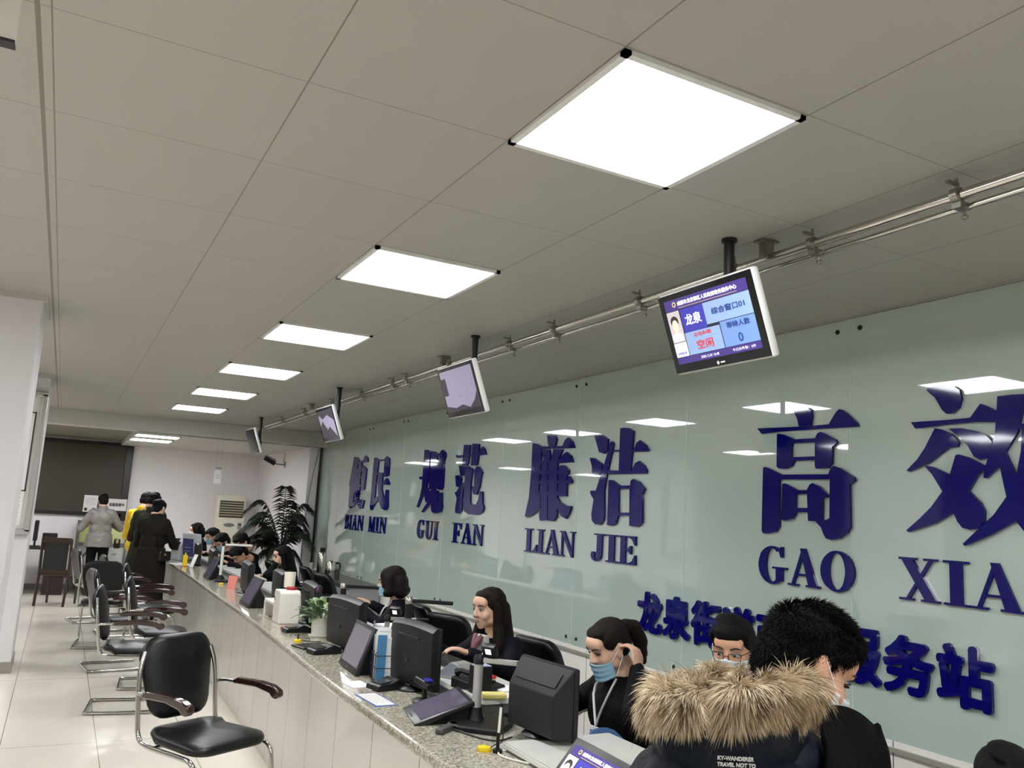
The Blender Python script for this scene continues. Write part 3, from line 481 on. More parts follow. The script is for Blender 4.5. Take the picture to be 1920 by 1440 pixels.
# staff chairs
def office_chair(label,loc,rz,h=.93,mb=M_blk,group='black clerk chairs'):
    t=thing('office_chair',label,'chair',loc,rz,group)
    s=pad(rrect(.48,.46,.10),.08,.02); s.build('seat',mb,t,smooth=60,loc=(0,0,.46))
    bk=pad([(x*(.88 if y>0 else 1),y) for x,y in rrect(.47,.50,.09)],.07,.02)
    for v in bk.bm.verts: v.co.z+=.7*v.co.x**2+.03*math.cos((v.co.y+.1)*8)
    o=bk.build('backrest',mb,t,smooth=60); o.matrix_local=Matrix.Translation((0,-.25,h-.25))@Matrix.Rotation(math.radians(78),4,'X')@Matrix.Rotation(PI,4,'Y')@Matrix.Scale(-1,4,(0,0,1))
    for sx in(-1,1):
        MB().tube([(sx*.24,-.27,h-.22),(sx*.30,-.20,.70),(sx*.30,.06,.70),(sx*.29,.12,.62),(sx*.26,.12,.44)],.012,n=8,smooth=2).build('arm_tube',M_chr,t,smooth=60)
        MB().box((sx*.30,-.06,.715),(.05,.24,.025),bev=.01).build('armrest',mb,t,smooth=60)
    MB().cyl((0,0,.08),(0,0,.43),.028).build('gas_lift',M_bp,t,smooth=60)
    for k in range(5):
        a=2*PI*k/5; d=Vector((math.cos(a),math.sin(a),0))
        MB().tube([(0,0,.11),d*.15+Vector((0,0,.095)),d*.27+Vector((0,0,.07))],[.028,.022,.015],n=8).build('base_arm',M_bp,t,smooth=60)
        MB().cyl(d*.27+Vector((0,0,.028))-Vector((-d.y,d.x,0))*.02,d*.27+Vector((0,0,.028))+Vector((-d.y,d.x,0))*.02,.027,n=12).build('caster',M_bp,t,smooth=60)
    return t
oc=office_chair('black clerk chair right behind the long-haired clerk in a dark suit',(2.50,4.62,0),math.radians(90+8))
for loc,a,lab in [((2.45,6.42,0),84,'black clerk chair holding the bob-haired clerk, its back rising on both sides'),((2.42,5.72,0),112,'empty black clerk chair turned to its side, left of the long-haired clerk'),
((2.46,9.33,0),98,'empty black clerk chair behind the white plastic stand and its cup'),((2.52,10.35,0),90,'black clerk chair of the clerk resting her chin on her hand'),
((2.52,3.48,0),84,'black clerk chair of the ponytailed clerk'),((2.76,2.64,0),75,'black clerk chair of the clerk with glasses'),((2.3,11.3,0),90,'black clerk chair beside the palm'),((2.4,13.9,0),90,'black clerk chair before the floor air conditioner')]:
    copy_tree(oc,loc,math.radians(a),lab)
# small blue chair
bc=thing('blue_chair','blue shell chair pushed in behind the desk beside the ponytailed clerk','chair',(2.06,2.90,0),math.radians(200)); M_bls=mat('blue plastic',(62,98,138),.4)
def _sh(u,v):
    a=(u-.5)*2; z=v; return (a*.22*(1-.25*z**2),-.02-.05*z+.10*a*a,.46+.36*z*(1-.25*a**4)-.10*a**4*z)
MB().grid(_sh,13,9).build('back_shell',M_bls,bc,smooth=True,solid=.012)
MB().box((0,.17,.45),(.42,.40,.02),bev=.008).build('seat_shell',M_bls,bc)
for sx,sy in((-1,0),(1,0),(-1,1),(1,1)): MB().cyl((sx*.2,.02+sy*.32,0),(sx*.17,.05+sy*.25,.45),.011).build('leg',M_chr,bc,smooth=60)
# ================================================================ far end furniture
M_led=mat('unlit display mesh',(62,55,42),.5,noise_=(3,(56,50,38),.3)); M_blkf=mat('black frame',(14,12,12),.35)
ld=thing('display_screen','large unlit brown LED display in a black frame on the far wall','display',(.28,16.6,1.93))
MB().box((-.14,0,0),(1.55,.04,1.20)).build('display_face',M_led,ld)
for c,d in(((-.14,-.01,.625),(1.65,.07,.06)),((-.14,-.01,-.62),(1.65,.07,.06)),((.70,-.01,-.05),(.12,.07,1.34)),((-.94,-.01,0),(.06,.07,1.28))): MB().box(c,d,bev=.004).build('frame_bar',M_blkf,ld)
M_pap=mat('white paper',(235,233,232),.6); M_ink=mat('black ink',(40,38,40),.6); M_gink=mat('grey print',(150,148,152),.6)
def sheet(name,label,cat,loc,w,h,rz=0,m=M_pap,rx=0,group=None):
    t=thing(name,label,cat,loc,rz,group); MB().box((0,0,0),(w,.004,h)).build('sheet',m,t,rot=(rx,0,0)); return t
s=sheet('paper_notice','white sheet with two dark blocks stuck low on the unlit display','notice',(.45,16.545,1.49),.22,.29)
for x in(-.065,.06): MB().box((x,-.004,-.10),(.045,.002,.05)).build('printed_block',M_ink,s)
for k in range(5): MB().box((0,-.004,.09-.025*k),(.17-.02*(k%2),.0015,.004)).build('printed_line',M_gink,s)
s=sheet('paper_notice','landscape white repair notice on the display beside the grey jacket man','notice',(.87,16.545,1.49),.32,.205)
place_text('设备检修中',frame3((-.125,-.005,-.03),(1,0,0),(0,0,1)),M_ink,s,'lettering',.06,.0005,.002,.25,.065)
# notice easel
M_gm=mat('grey painted steel',(112,112,110),.45,metal=.3); M_yp=mat('pale yellow poster',(212,214,150),.6); M_gp=mat('pale grey poster',(196,198,192),.6)
es=thing('notice_stand','grey steel notice stand with posters behind the man in the grey jacket','notice stand',(.70,16.42,0),0)
for sx in(-1,1): MB().box((sx*.39,0,.60),(.045,.04,1.20)).build('post',M_gm,es)
for z in(1.17,.80,.40,.12): MB().box((0,0,z),(.78,.035,.045)).build('rail',M_gm,es)
for z in(.62,.26): MB().tube([(-.37,0,z-.16),(-.12,0,z+.15)],.018,n=4).build('brace',M_gm,es)
MB().box((-.02,.02,.98),(.72,.01,.32)).build('poster',M_yp,es,label='pale yellow poster'); MB().box((0,.02,.60),(.72,.01,.35)).build('poster',M_gp,es); MB().box((0,.02,.26),(.72,.01,.24)).build('poster',M_gp,es)
for sx in(-1,1): MB().box((sx*.39,-.02,.02),(.05,.30,.04)).build('foot',M_gm,es)
MB().box((.22,.012,.53+.1),(.07,.004,.04)).build('printed_block',M_gink,es)
# floor standing air conditioner
M_ac=mat('cream plastic',(222,217,198),.4); M_acd=mat('dark louver',(58,54,46),.5)
ac=thing('air_conditioner','tall cream floor standing air conditioner against the far wall','air conditioner',(2.76,16.22,0))
MB().box((0,0,.89),(.50,.36,1.78),bev=.02).build('cabinet',M_ac,ac,smooth=30)
MB().box((0,-.178,1.52),(.42,.02,.30)).build('outlet',M_acd,ac)
for k in range(6): MB().box((0,-.195,1.41+.045*k),(.41,.022,.012),rot=(.5,0,0)).build('louver',mat('cream louver',(188,180,150),.4),ac)
MB().lathe((-.02,-.178,1.235),[(.075,0),(.075,.01),(.06,.014)],24,axis=(0,-1,0)).build('badge',mat('silver badge',(150,150,150),.3,metal=.7),ac).scale=(1.3,1,.45)
_b=[c for c in ac.children if c.name.startswith('badge')][0]; _b.location=(.006,0,.68)
MB().box((.17,-.183,1.22),(.07,.006,.12)).build('control_label',mat('grey label',(150,148,150),.5),ac); MB().box((.17,-.187,1.25),(.06,.004,.02)).build('control_display',M_bp,ac)
MB().box((0,-.183,.35),(.42,.008,.5)).build('inlet_grille',mat('cream louver',(188,180,150),.4),ac)
# hanging placard
pc=thing('hanging_placard','small white placard hung on threads before the far wall','sign',(1.95,12.75,2.0))
MB().box((0,0,0),(.10,.006,.20)).build('card',mat('bright white card',(248,248,248),.5),pc)
MB().box((0,0,.125),(.09,.004,.03)).build('clip',mat('clear grey clip',(170,170,172),.3),pc)
for z in(.02,-.01): MB().box((0,-.004,z),(.05,.001,.006)).build('printed_line',M_gink,pc)
for x in(-.035,.035): MB().cyl((x,0,.13),(x,0,.555),.0012,n=5).build('thread',mat('clear grey clip',(170,170,172),.3),pc)
# surveillance camera
sc_=thing('security_camera','dark security camera on a bracket high on the far right wall','security camera',(3.30,14.5,2.33))
M_cam=mat('camera grey',(120,118,114),.4,metal=.3)
MB().box((0,0,0),(.012,.07,.09)).build('wall_plate',M_cam,sc_); MB().tube([(0,0,0),(-.10,0,-.0),(-.17,0,.01)],.011).build('bracket_arm',M_cam,sc_)
MB().box((-.27,-.02,.05),(.20,.08,.07),rot=(0,.45,0),bev=.008).build('camera_body',M_bp,sc_); MB().box((-.25,-.02,.10),(.18,.095,.008),rot=(0,.45,0)).build('sun_shield',M_cam,sc_)
MB().tube([(-.02,0,.03),(-.03,0,.12),(-.01,0,.20)],.004,n=6).build('cable',M_bp,sc_)
# notice board on the second column and notice frame
M_al=mat('aluminium frame',(176,176,172),.3,metal=.7); M_brd=mat('board paper',(214,212,206),.5)
nb=thing('notice_board','glass fronted aluminium notice board on the front of the second white column','notice board',(-.56,9.085,1.92))
MB().box((0,0,0),(.56,.02,1.24)).build('backing',M_brd,nb)
for c,d in(((0,-.02,.645),(.66,.07,.05)),((0,-.02,-.645),(.66,.07,.05)),((.305,-.02,0),(.05,.07,1.30)),((-.305,-.02,0),(.05,.07,1.30))): MB().box(c,d,bev=.008).build('frame_bar',M_al,nb)
p=MB().box((.10,-.014,.10),(.30,.004,.75)).build('poster',M_pap,nb); MB().box((.10,-.017,.465),(.30,.003,.012)).box((.10,-.017,-.27),(.30,.003,.012)).box((.244,-.017,.10),(.012,.003,.75)).build('poster_border',M_ink,p)
p=MB().box((.15,-.014,-.43),(.18,.004,.32)).build('poster',M_pap,nb)
b=MB()
for k in range(8): b.box((.15,-.017,-.30-.035*k),(.14,.002,.005))
b.build('printed_lines',M_gink,p)
MB().box((.10,-.017,-.18),(.03,.002,.04)).build('printed_block',M_ink,nb)
# white hanging sign close to the viewer, top corner
hs=thing('hanging_sign','corner of a white sign board hung below the ceiling beside the viewer','sign',(-.50,1.90,2.65)); MB().box((0,0,0),(.60,.03,.20)).build('board',mat('white board',(228,226,218),.5),hs); MB().box((0,-.001,-.098),(.602,.034,.006)).build('edge_strip',M_ink,hs)
for x in(-.2,.2): MB().cyl((x,0,.09),(x,0,.11),.004,n=6).build('hanger',M_al,hs)
# back cabinet with things by the palm
cb=thing('low_cabinet','low grey cabinet against the glass wall near the potted palm','cabinet',(3.26,10.75,0))
M_cab=mat('grey cabinet',(150,152,154),.4)
MB().box((0,0,.37),(.38,2.2,.74),bev=.004).build('body',M_cab,cb); MB().box((-.01,0,.75),(.42,2.24,.03),bev=.004).build('worktop',mat('dark worktop',(70,66,60),.3),cb)
for y in(-.82,-.27,.28,.83):
    d=MB().box((-.193,y,.36),(.012,.53,.68)).build('door',M_cab,cb); MB().box((-.205,y+.2,.45),(.012,.02,.1)).build('handle',M_chr,d)
kt=thing('electric_kettle','steel kettle standing on the low grey cabinet beside the palm','kettle',(3.2,10.9,.765))
MB().lathe((0,0,0),[(.07,0),(.075,.02),(.065,.16),(.05,.19),(.012,.205)],20).build('body',M_ss,kt,smooth=True); MB().tube([(.06,0,.17),(.13,0,.17),(.12,0,.06),(.07,0,.03)],.010,smooth=2).build('handle',M_bp,kt,smooth=True)
th=thing('thermos_flask','steel thermos with glass front standing on the cabinet behind the long-haired clerk','thermos',(3.2,11.35,.765)); MB().lathe((0,0,0),[(.06,0),(.062,.22),(.05,.27),(.03,.29)],20).build('body',M_ss,th,smooth=True); MB().lathe((0,0,.29),[(.034,0),(.034,.05)],16).build('cap',M_bp,th)
for i,(y,h,c) in enumerate(((10.55,.10,(120,118,112)),(10.4,.13,(70,66,60)),(11.65,.12,(190,186,178)))):
    tag(MB().lathe((0,0,0),[(.032,0),(.036,h),(.030,h),(.028,.01)],16).build('drinking_cup',mat('cup%d'%i,c,.3),loc=(3.14,y,.765),smooth=True),['grey cup on the low cabinet, between kettle and the glass wall','dark cup on the low cabinet, nearest its front end','pale cup on the low cabinet, beside the thermos'][i],'cup','cups on the low cabinet')
# potted palm
M_leaf=mat('palm leaf',(34,44,31),.5,noise_=(6,(22,30,22),.3),spec=.3); M_stem=mat('palm stem',(84,86,60),.6); M_pot=mat('maroon pot',(84,34,36),.3)
pl=thing('potted_palm','tall potted palm with drooping fronds beside the low cabinet','plant',(2.84,12.25,0))
MB().lathe((0,0,0),[(.13,0),(.17,.34),(.19,.36),(.19,.40),(.165,.40),(.15,.33),(.01,.33)],24).build('pot',M_pot,pl,smooth=40)
MB().box((0,0,.001),(.01,.01,.002)).build('saucer',M_pot,pl)
b=MB()
for k in range(5): a=k*1.3; b.tube([(.04*math.cos(a),.04*math.sin(a),.33),(.05*math.cos(a),.05*math.sin(a),.75),(.09*math.cos(a),.09*math.sin(a),1.05)],[.022,.016,.01],smooth=1)
b.build('stem',M_stem,pl,smooth=True)
fr=[(-2.9,1.55,.62,.30),(-2.3,1.35,.60,.10),(-.2,1.52,.62,.22),(.4,1.30,.62,.05),(1.4,1.93,.20,.02),(-1.6,1.75,.42,.05),(2.4,1.60,.5,.15),(3.3,1.20,.62,.25),(-1.0,1.35,.6,.25),(.9,1.6,.5,.15),(-.5,1.75,.5,.15),(2.9,1.80,.55,.25),(-2.6,1.05,.5,.22),(0.05,1.05,.5,.28),(1.9,1.25,.55,.2),(-2.75,1.30,.66,.22),(3.05,1.50,.64,.28),(-2.0,1.15,.6,.25),(-1.2,1.60,.5,.15),(2.2,1.40,.5,.2),(.6,1.42,.5,.22)]
for a,top,ln,droop in fr:
    ln=min(ln,.38/max(.3,math.cos(a))-.02) if math.cos(a)>.3 else ln
    d=Vector((math.cos(a),math.sin(a),0)); P=[Vector((0,0,.95))]; n=16; b=MB(); pts=[]
    for i in range(n+1):
        t=i/n; pts.append(d*(ln*t**1.1)+Vector((0,0,.95+(top-.95)*math.sin(min(1,t*1.25)*PI/2)-droop*max(0,t-.45)**1.5*2.6)))
    b.tube(pts,[.008]*6+[.004]*11,n=5)
    sd=Vector((-d.y,d.x,0))
    for i in [q/2 for q in range(7,2*n+1)]:
        i0=int(i); tg=(pts[min(n,i0+1)]-pts[i0]).normalized() if i0<n else (pts[n]-pts[n-1]).normalized(); pi=pts[i0].lerp(pts[min(n,i0+1)],i-i0)
        for sg in(-1,1):
            L_=.20*(1-.5*abs(i/n-.5)); e=pi+(tg*.55+sd*sg*.75+Vector((0,0,-.55-random.random()*.25))).normalized()*L_
            m=pi.lerp(e,.4)+Vector((0,0,.035)); wv=tg*.0125
            v=[b.bm.verts.new(x) for x in(pi-wv*.3,pi+wv*.3,m+wv,e,m-wv)]
            b.bm.faces.new(v)
    b.build('frond',M_leaf,pl,smooth=True,solid=.0012)

cbn=thing('cable_bundle','black cables running down the end of the glass cladding behind the palm','cable',(3.44,12.775,0))
b=MB()
for k in range(3): b.tube([(.0,-.012*k,2.74),(-.012+.008*k,-.01*k,1.9),(.004*k,-.012*k,1.2),(-.01,-.012*k,.06)],.009,n=6,smooth=2)
b.build('cables',M_bp,cbn,smooth=True); MB().tube([(-.03,.0,2.54),(-.10,.01,2.1),(-.15,.01,1.55),(-.16,.01,.1)],.004,n=6,smooth=2).build('thin_cable',M_bp,cbn,smooth=True)
# ================================================================ hanging queue displays
M_pole=mat('black pole',(20,20,21),.45); M_wbez=mat('white bezel',(226,226,224),.3); M_gb=mat('glossy black',(14,14,16),.08)
def em(name,col,s=1.0):
    return mat(name,col,.35,emit=s)
SCR=dict(head=em('screen violet',(62,46,118),.6),sky=em('screen pale blue',(140,166,208),.42),sky2=em('screen mid blue',(112,144,200),.42),blu=em('screen deep blue',(52,50,150),.8),wht=em('screen white',(226,226,236),.8),red=em('screen red',(200,50,50),.6),card=em('screen card',(200,192,196),.4),nav=em('screen navy',(36,60,130),.5),
 skin=em('screen skin',(214,196,180),.75),hair=em('screen hair',(44,36,36),.6),shirt=em('screen shirt',(220,210,202),.8),gold=em('screen gold',(196,180,120),.8),lil=em('screen lilac',(134,126,150),.5),dkl=em('screen dark',(40,36,48),.3),line=em('screen line',(30,34,60),.3))
def content(par,M_,w,h,label=None):
    """queue display picture; M_ maps (x right, y up) of the panel, origin at its centre"""
    def R(x0,y0,x1,y1,m,d=.0006,name='picture_field'):
        b=MB().box(((x0+x1)/2*w-w/2,(y0+y1)/2*h-h/2,d),((x1-x0)*w,(y1-y0)*h,.0006)); me=b.mesh(name); me.transform(M_); return link_mesh(name,me,m,par)
    def T(s,x,y,hh,m,wd=None,bold=0): place_text(s,M_@Matrix.Translation((x*w-w/2,y*h-h/2,.0022)),m,par,'screen_lettering',.05,.0003,bold*h,wd*w if wd else None,hh*h)
    R(0,0,1,1,SCR['line'],0)
    R(0,.83,1,1,SCR['head']); R(0,0,1,.10,SCR['head'])
    R(.0,.34,.16,.82,SCR['card']); R(0,.11,.16,.33,SCR['wht']); R(.175,.46,.46,.82,SCR['blu']); R(.465,.50,1,.82,SCR['sky'])
    R(.17,.11,.60,.455,SCR['sky']); R(.61,.11,1,.49,SCR['sky2'])
    T('成都市龙泉驿区人民政府政务服务中心',.17,.885,.07,SCR['wht'],.72,.002); R(.17,.85,.88,.857,SCR['gold'],.0012)
    me=MB().lathe((0,0,0),[(.028*h*1.5,0),(.028*h*1.5,.0008)],20).mesh('emblem'); me.transform(M_@Matrix.Translation((.125*w-w/2,.92*h-h/2,.001))); link_mesh('emblem',me,SCR['gold'],par)
    me=MB().lathe((0,0,0),[(.014*h*1.5,0),(.014*h*1.5,.0008)],20).mesh('emblem'); me.transform(M_@Matrix.Translation((.125*w-w/2,.92*h-h/2,.0016))); link_mesh('emblem',me,SCR['head'],par)
    T('龙泉',.22,.56,.17,SCR['wht'],.20,.004); T('综合窗口01',.55,.62,.10,SCR['nav'],.38,.002)
    T('正在办理',.28,.37,.06,SCR['red'],.21,.001); T('空闲',.29,.17,.14,SCR['red'],.20,.002); T('等待人数',.68,.37,.09,SCR['nav'],.26,.002); T('0',.78,.15,.13,SCR['nav'],.05,.002)
    T('龙泉街道',.02,.14,.045,SCR['blu'],.12); T('2020-12-01 16:48',.30,.03,.04,SCR['wht'],.22); T('今日办件数：0件',.68,.03,.045,SCR['wht'],.26)
    for (cx,cy,rx,ry,m,d) in ((.08,.415,.070,.070,SCR['shirt'],.0010),(.08,.595,.040,.095,SCR['skin'],.0018),(.08,.50,.020,.06,SCR['skin'],.0012),(.08,.665,.050,.085,SCR['hair'],.0014)):
        me=MB().lathe((0,0,0),[(1,0),(1,.0004)],20).mesh('portrait'); me.transform(M_@Matrix.Translation((cx*w-w/2,cy*h-h/2,d))@Matrix.Diagonal((rx*w,ry*h,1,1))); link_mesh('portrait',me,m,par)
_hl=['hanging queue display nearest the viewer, showing window 01 in violet and blue','second hanging queue display, between 廉洁 and the pipe, washed lilac picture','third hanging queue display from the viewer, half dark lilac picture','farthest hanging queue display, dark, above the palm']
for i,(yc,tz) in enumerate(((2.36,0),(4.63,0),(7.55,0),(11.05,.03))):
    t=thing('queue_display',_hl[i],'display',(2.155,yc,2.405+tz),0,'hanging queue displays')
    MB().cyl((0,0,-.0),(0,0,2.76-2.405-tz),.020,n=16).build('pole',M_pole,t,smooth=40)
    MB().lathe((0,0,2.76-2.405-tz-.012),[(.03,0),(.03,.012)],16).build('ceiling_flange',M_pole,t)
    MB().box((0,0,-.05),(.055,.055,.13),bev=.004).box((-.045,0,-.01),(.06,.05,.05)).cyl((0,-.03,-.05),(0,-.075,-.05),.006).ell((0,-.08,-.05),.012,seg=8,ring=6).build('clamp',M_pole,t)
    M_=Matrix.Translation((-.085,0,0))@frame3((0,0,0),(0,-1,0),(math.sin(math.radians(-20)),0,math.cos(math.radians(20))))
    def P(b,n,m,**k):
        me=b.mesh(n,k.get('smooth',False)); me.transform(M_); return link_mesh(n,me,m,t)
    P(MB().box((0,0,-.020),(.527,.328,.036),bev=.011),'housing',M_wbez,smooth=30)
    P(MB().box((0,0,-.0005),(.513,.314,.003)),'front_glass',M_gb)
    Ms=M_@Matrix.Translation((0,.006,.0015))
    if i==0:
        content(t,Ms,.455,.257); place_text('◇ 永诚',M_@Matrix.Translation((-.02,-.166,.002)),SCR['wht'],t,'maker_mark',.02,.0002,0,.045,.012) if False else None
        me=MB().prism([(0,.008),(.007,0),(0,-.008),(-.007,0)],(0,0,0),(1,0,0),(0,1,0),(0,0,1),.0004).box((.025,0,.0002),(.022,.005,.0004)).mesh('maker_mark'); me.transform(M_@Matrix.Translation((-.01,-.144,.0012))); link_mesh('maker_mark',me,SCR['wht'],t)
    else:
        me=MB().box((0,0,0),(.46,.26,.001)).mesh('picture'); me.transform(Ms); link_mesh('picture',me,[None,SCR['lil'],SCR['lil'],mat('dim screen',(30,34,34),.1)][i],t)
        if i==2:
            me=MB().prism([(-.23,-.13),(-.23,-.02),(-.13,.03),(-.02,-.06),(.06,-.03),(.23,-.13)],(0,0,.001),(1,0,0),(0,1,0),(0,0,1),.0006).prism([(-.23,.13),(.23,.13),(.23,.02),(.05,.08),(-.1,.05),(-.23,.10)],(0,0,.001),(1,0,0),(0,1,0),(0,0,1),.0006).mesh('picture_field'); me.transform(Ms); link_mesh('picture_field',me,SCR['dkl'],t)
        if i==1:
            me=MB().prism([(-.23,-.13),(-.23,-.09),(-.1,-.11),(0,-.095),(.1,-.12),(.18,-.08),(.23,-.03),(.23,-.13)],(0,0,.001),(1,0,0),(0,1,0),(0,0,1),.0006).box((-.2,.03,.001),(.07,.11,.0006)).mesh('picture_field'); me.transform(Ms); link_mesh('picture_field',me,SCR['dkl'],t)
# ================================================================ things on the counter
M_mon=mat('monitor plastic',(29,29,30),.45,noise_=(300,(26,26,27),.3),spec=.3); M_mon2=mat('monitor dark vent',(12,12,12),.6); M_tab=mat('tablet body',(24,24,26),.35); M_silv=mat('silver plastic',(182,182,178),.3,metal=.5)
M_lscr=mat('grey violet glass',(92,86,104),.06,spec=.8); M_cabl=mat('black cable',(18,18,18),.5); M_wcab=mat('white cable',(214,208,198),.5)
def monitor(label,loc,rz,w=.43,h=.31,z=.12,deep=0,group='clerk monitors with their backs to the hall'):
    """faces local +Y; back towards local -Y"""
    t=thing('computer_monitor',label,'monitor',loc,rz,group); zc=z+h/2
    MB().box((0,.012,zc),(w,.024,h),bev=.008).build('bezel',M_mon,t,smooth=30)
    MB().box((0,.0255,zc+.005),(w-.04,.002,h-.05)).build('screen_glass',em('clerk screen',(120,140,170),.5),t)
    if deep:
        b=MB(); P=[]
        for sx,sz,y in((1,1,0),(-1,1,0),(-1,-1,0),(1,-1,0)): P.append((sx*(w/2-.004),y,zc+sz*(h/2-.004)))
        Q=[(sx*(w/2-.035),-deep,zc+(h/2-.10 if sz>0 else -h/2+.015)) for sx,sz in((1,1),(-1,1),(-1,-1),(1,-1))]
        A=[b.bm.verts.new(p) for p in P]; B=[b.bm.verts.new(p) for p in Q]; b.bm.faces.new(A); b.bm.faces.new(B[::-1])
        for k in range(4): b.bm.faces.new((A[k],A[(k+1)%4],B[(k+1)%4],B[k]))
        b.build('back_cover',M_mon,t,bev=.004)
        n=Vector((0,-deep,0)); p0=Vector((0,-deep*.5,zc+h/2-.055)); ang=math.atan2(.10-.004,deep)
        MB().box((0,0,0),(w*.72,.002,.06)).build('vent',M_mon2,t,loc=(0,-deep*.52,zc+h/2-.050),rot=(-(PI/2-ang),0,0))
    else:
        def f(u,v):
            x=(u-.5)*w; zz=z+v*h; return (x,-.03-.018*(1-(2*u-1)**2)*math.sin(PI*min(1,v*1.0)) if 0<v<1 else -.0,zz+(.016*(1-(2*u-1)**2) if v>.95 else 0))
        b=MB(); n=12; rings=[]
        for v,y in((0,.0),(.03,-.026),(.5,-.034),(.93,-.034),(1.0,-.010),(1.0,.004)):
            rings.append([b.bm.verts.new(((i/n-.5)*(w-.004),y-.014*(1-(2*i/n-1)**2) if y<-.01 else y,z+v*h+(.014*(1-(2*i/n-1)**2) if v>.9 else 0))) for i in range(n+1)])
        for A,B in zip(rings,rings[1:]):
            for i in range(n): b.bm.faces.new((A[i],A[i+1],B[i+1],B[i]))
        for side in(0,n): b.bm.faces.new([r[side] for r in rings])
        b.build('back_cover',M_mon,t,smooth=50)
        MB().box((0,-.049,z+h*.80),(w*.5,.006,.012),bev=.003).build('vent_slot',M_mon2,t)
        MB().lathe((0,-.050,z+h*.42),[(.011,0),(.011,.002),(.007,.003)],16,axis=(0,-1,0)).build('emblem',M_tab,t)
    MB().box((0,-.03 if not deep else -.05,z*.75),(.06,.035,z*1.6),rot=(.15,0,0),bev=.006).build('stand_neck',M_bp,t)
    MB().lathe((0,-.015,0),[(.072,0),(.075,.006),(.066,.014),(.03,.022)],28).build('stand_base',M_bp,t,smooth=40)
    return t
monitor('nearest boxy black monitor seen from behind beside the ponytailed clerk',(1.745,2.90,.8305),math.radians(-90+6),.36,.265,.008,.075)
for (x,y,w,lab) in ((1.62,3.94,.42,'black monitor with a vent slot just left of the long-haired clerk, beside the leaflets'),(1.62,5.07,.46,'black monitor with a vent slot between the upright tablet and the potted plant'),(1.72,6.28,.44,'black monitor right behind the white plastic stand and potted plant'),(1.74,7.38,.46,'black monitor in front of the clerk resting her chin'),(1.66,8.40,.50,'black monitor beside the pink card holder on the counter'),(1.66,10.5,.46,'black monitor behind the white document camera far along the counter'),(1.68,11.9,.46,'black monitor leaning near the blue sign, farthest along the counter')):
    monitor(lab,(x,y,CT),math.radians(-90+(7 if y<6 else -3)),w,.29 if y<6 else .27,.02)
def tablet(label,loc,rz,w=.36,h=.25,tilt=68,group='customer tablets on the counter',name='tablet_display'):
    """screen faces local -Y, leans back by (90-tilt)"""
    t=thing(name,label,'tablet',loc,rz,group); a=math.radians(tilt)
    M_=frame3((0,0,.006),(1,0,0),(0,math.cos(a),math.sin(a)))
    def P(b,n,m):
        me=b.mesh(n,30); me.transform(M_); return link_mesh(n,me,m,t)
    P(MB().box((0,h/2,-.010),(w,h,.02),bev=.004),'housing',M_tab); P(MB().box((0,h/2+.006,.0008),(w-.045,h-.05,.002)),'screen_glass',M_lscr)
    P(MB().box((0,.012,.001),(.05,.005,.002)),'button_strip',M_gb)
    d=h*math.cos(a)+.09 if tilt>50 else h*math.cos(a); hh=h*math.sin(a)
    pr=[(.02,0),(d,0),(h*.75*math.cos(a)+.004,hh*.75)] if tilt>50 else [(.01,0),(d,0),(d,hh-.006)]
    MB().prism(pr,(-w*.42,0,0),(0,1,0),(0,0,1),(1,0,0),w*.84).build('stand',M_bp,t)
    return t
tablet('upright black tablet with a pale violet screen on the counter edge, left of leaflets',(1.445,4.47,CT),math.radians(-90-3),.37,.25,70)
tablet('low tilted black tablet lying almost flat beside the silver document camera',(1.39,3.42,CT),math.radians(-90-12),.30,.26,20)
tablet('upright black tablet near the white plastic stand, dark reflecting screen',(1.44,7.35,CT),math.radians(-90),.38,.25,66)
tablet('upright black tablet far along the counter beside the white document camera',(1.50,9.9,CT),math.radians(-90),.38,.25,66)
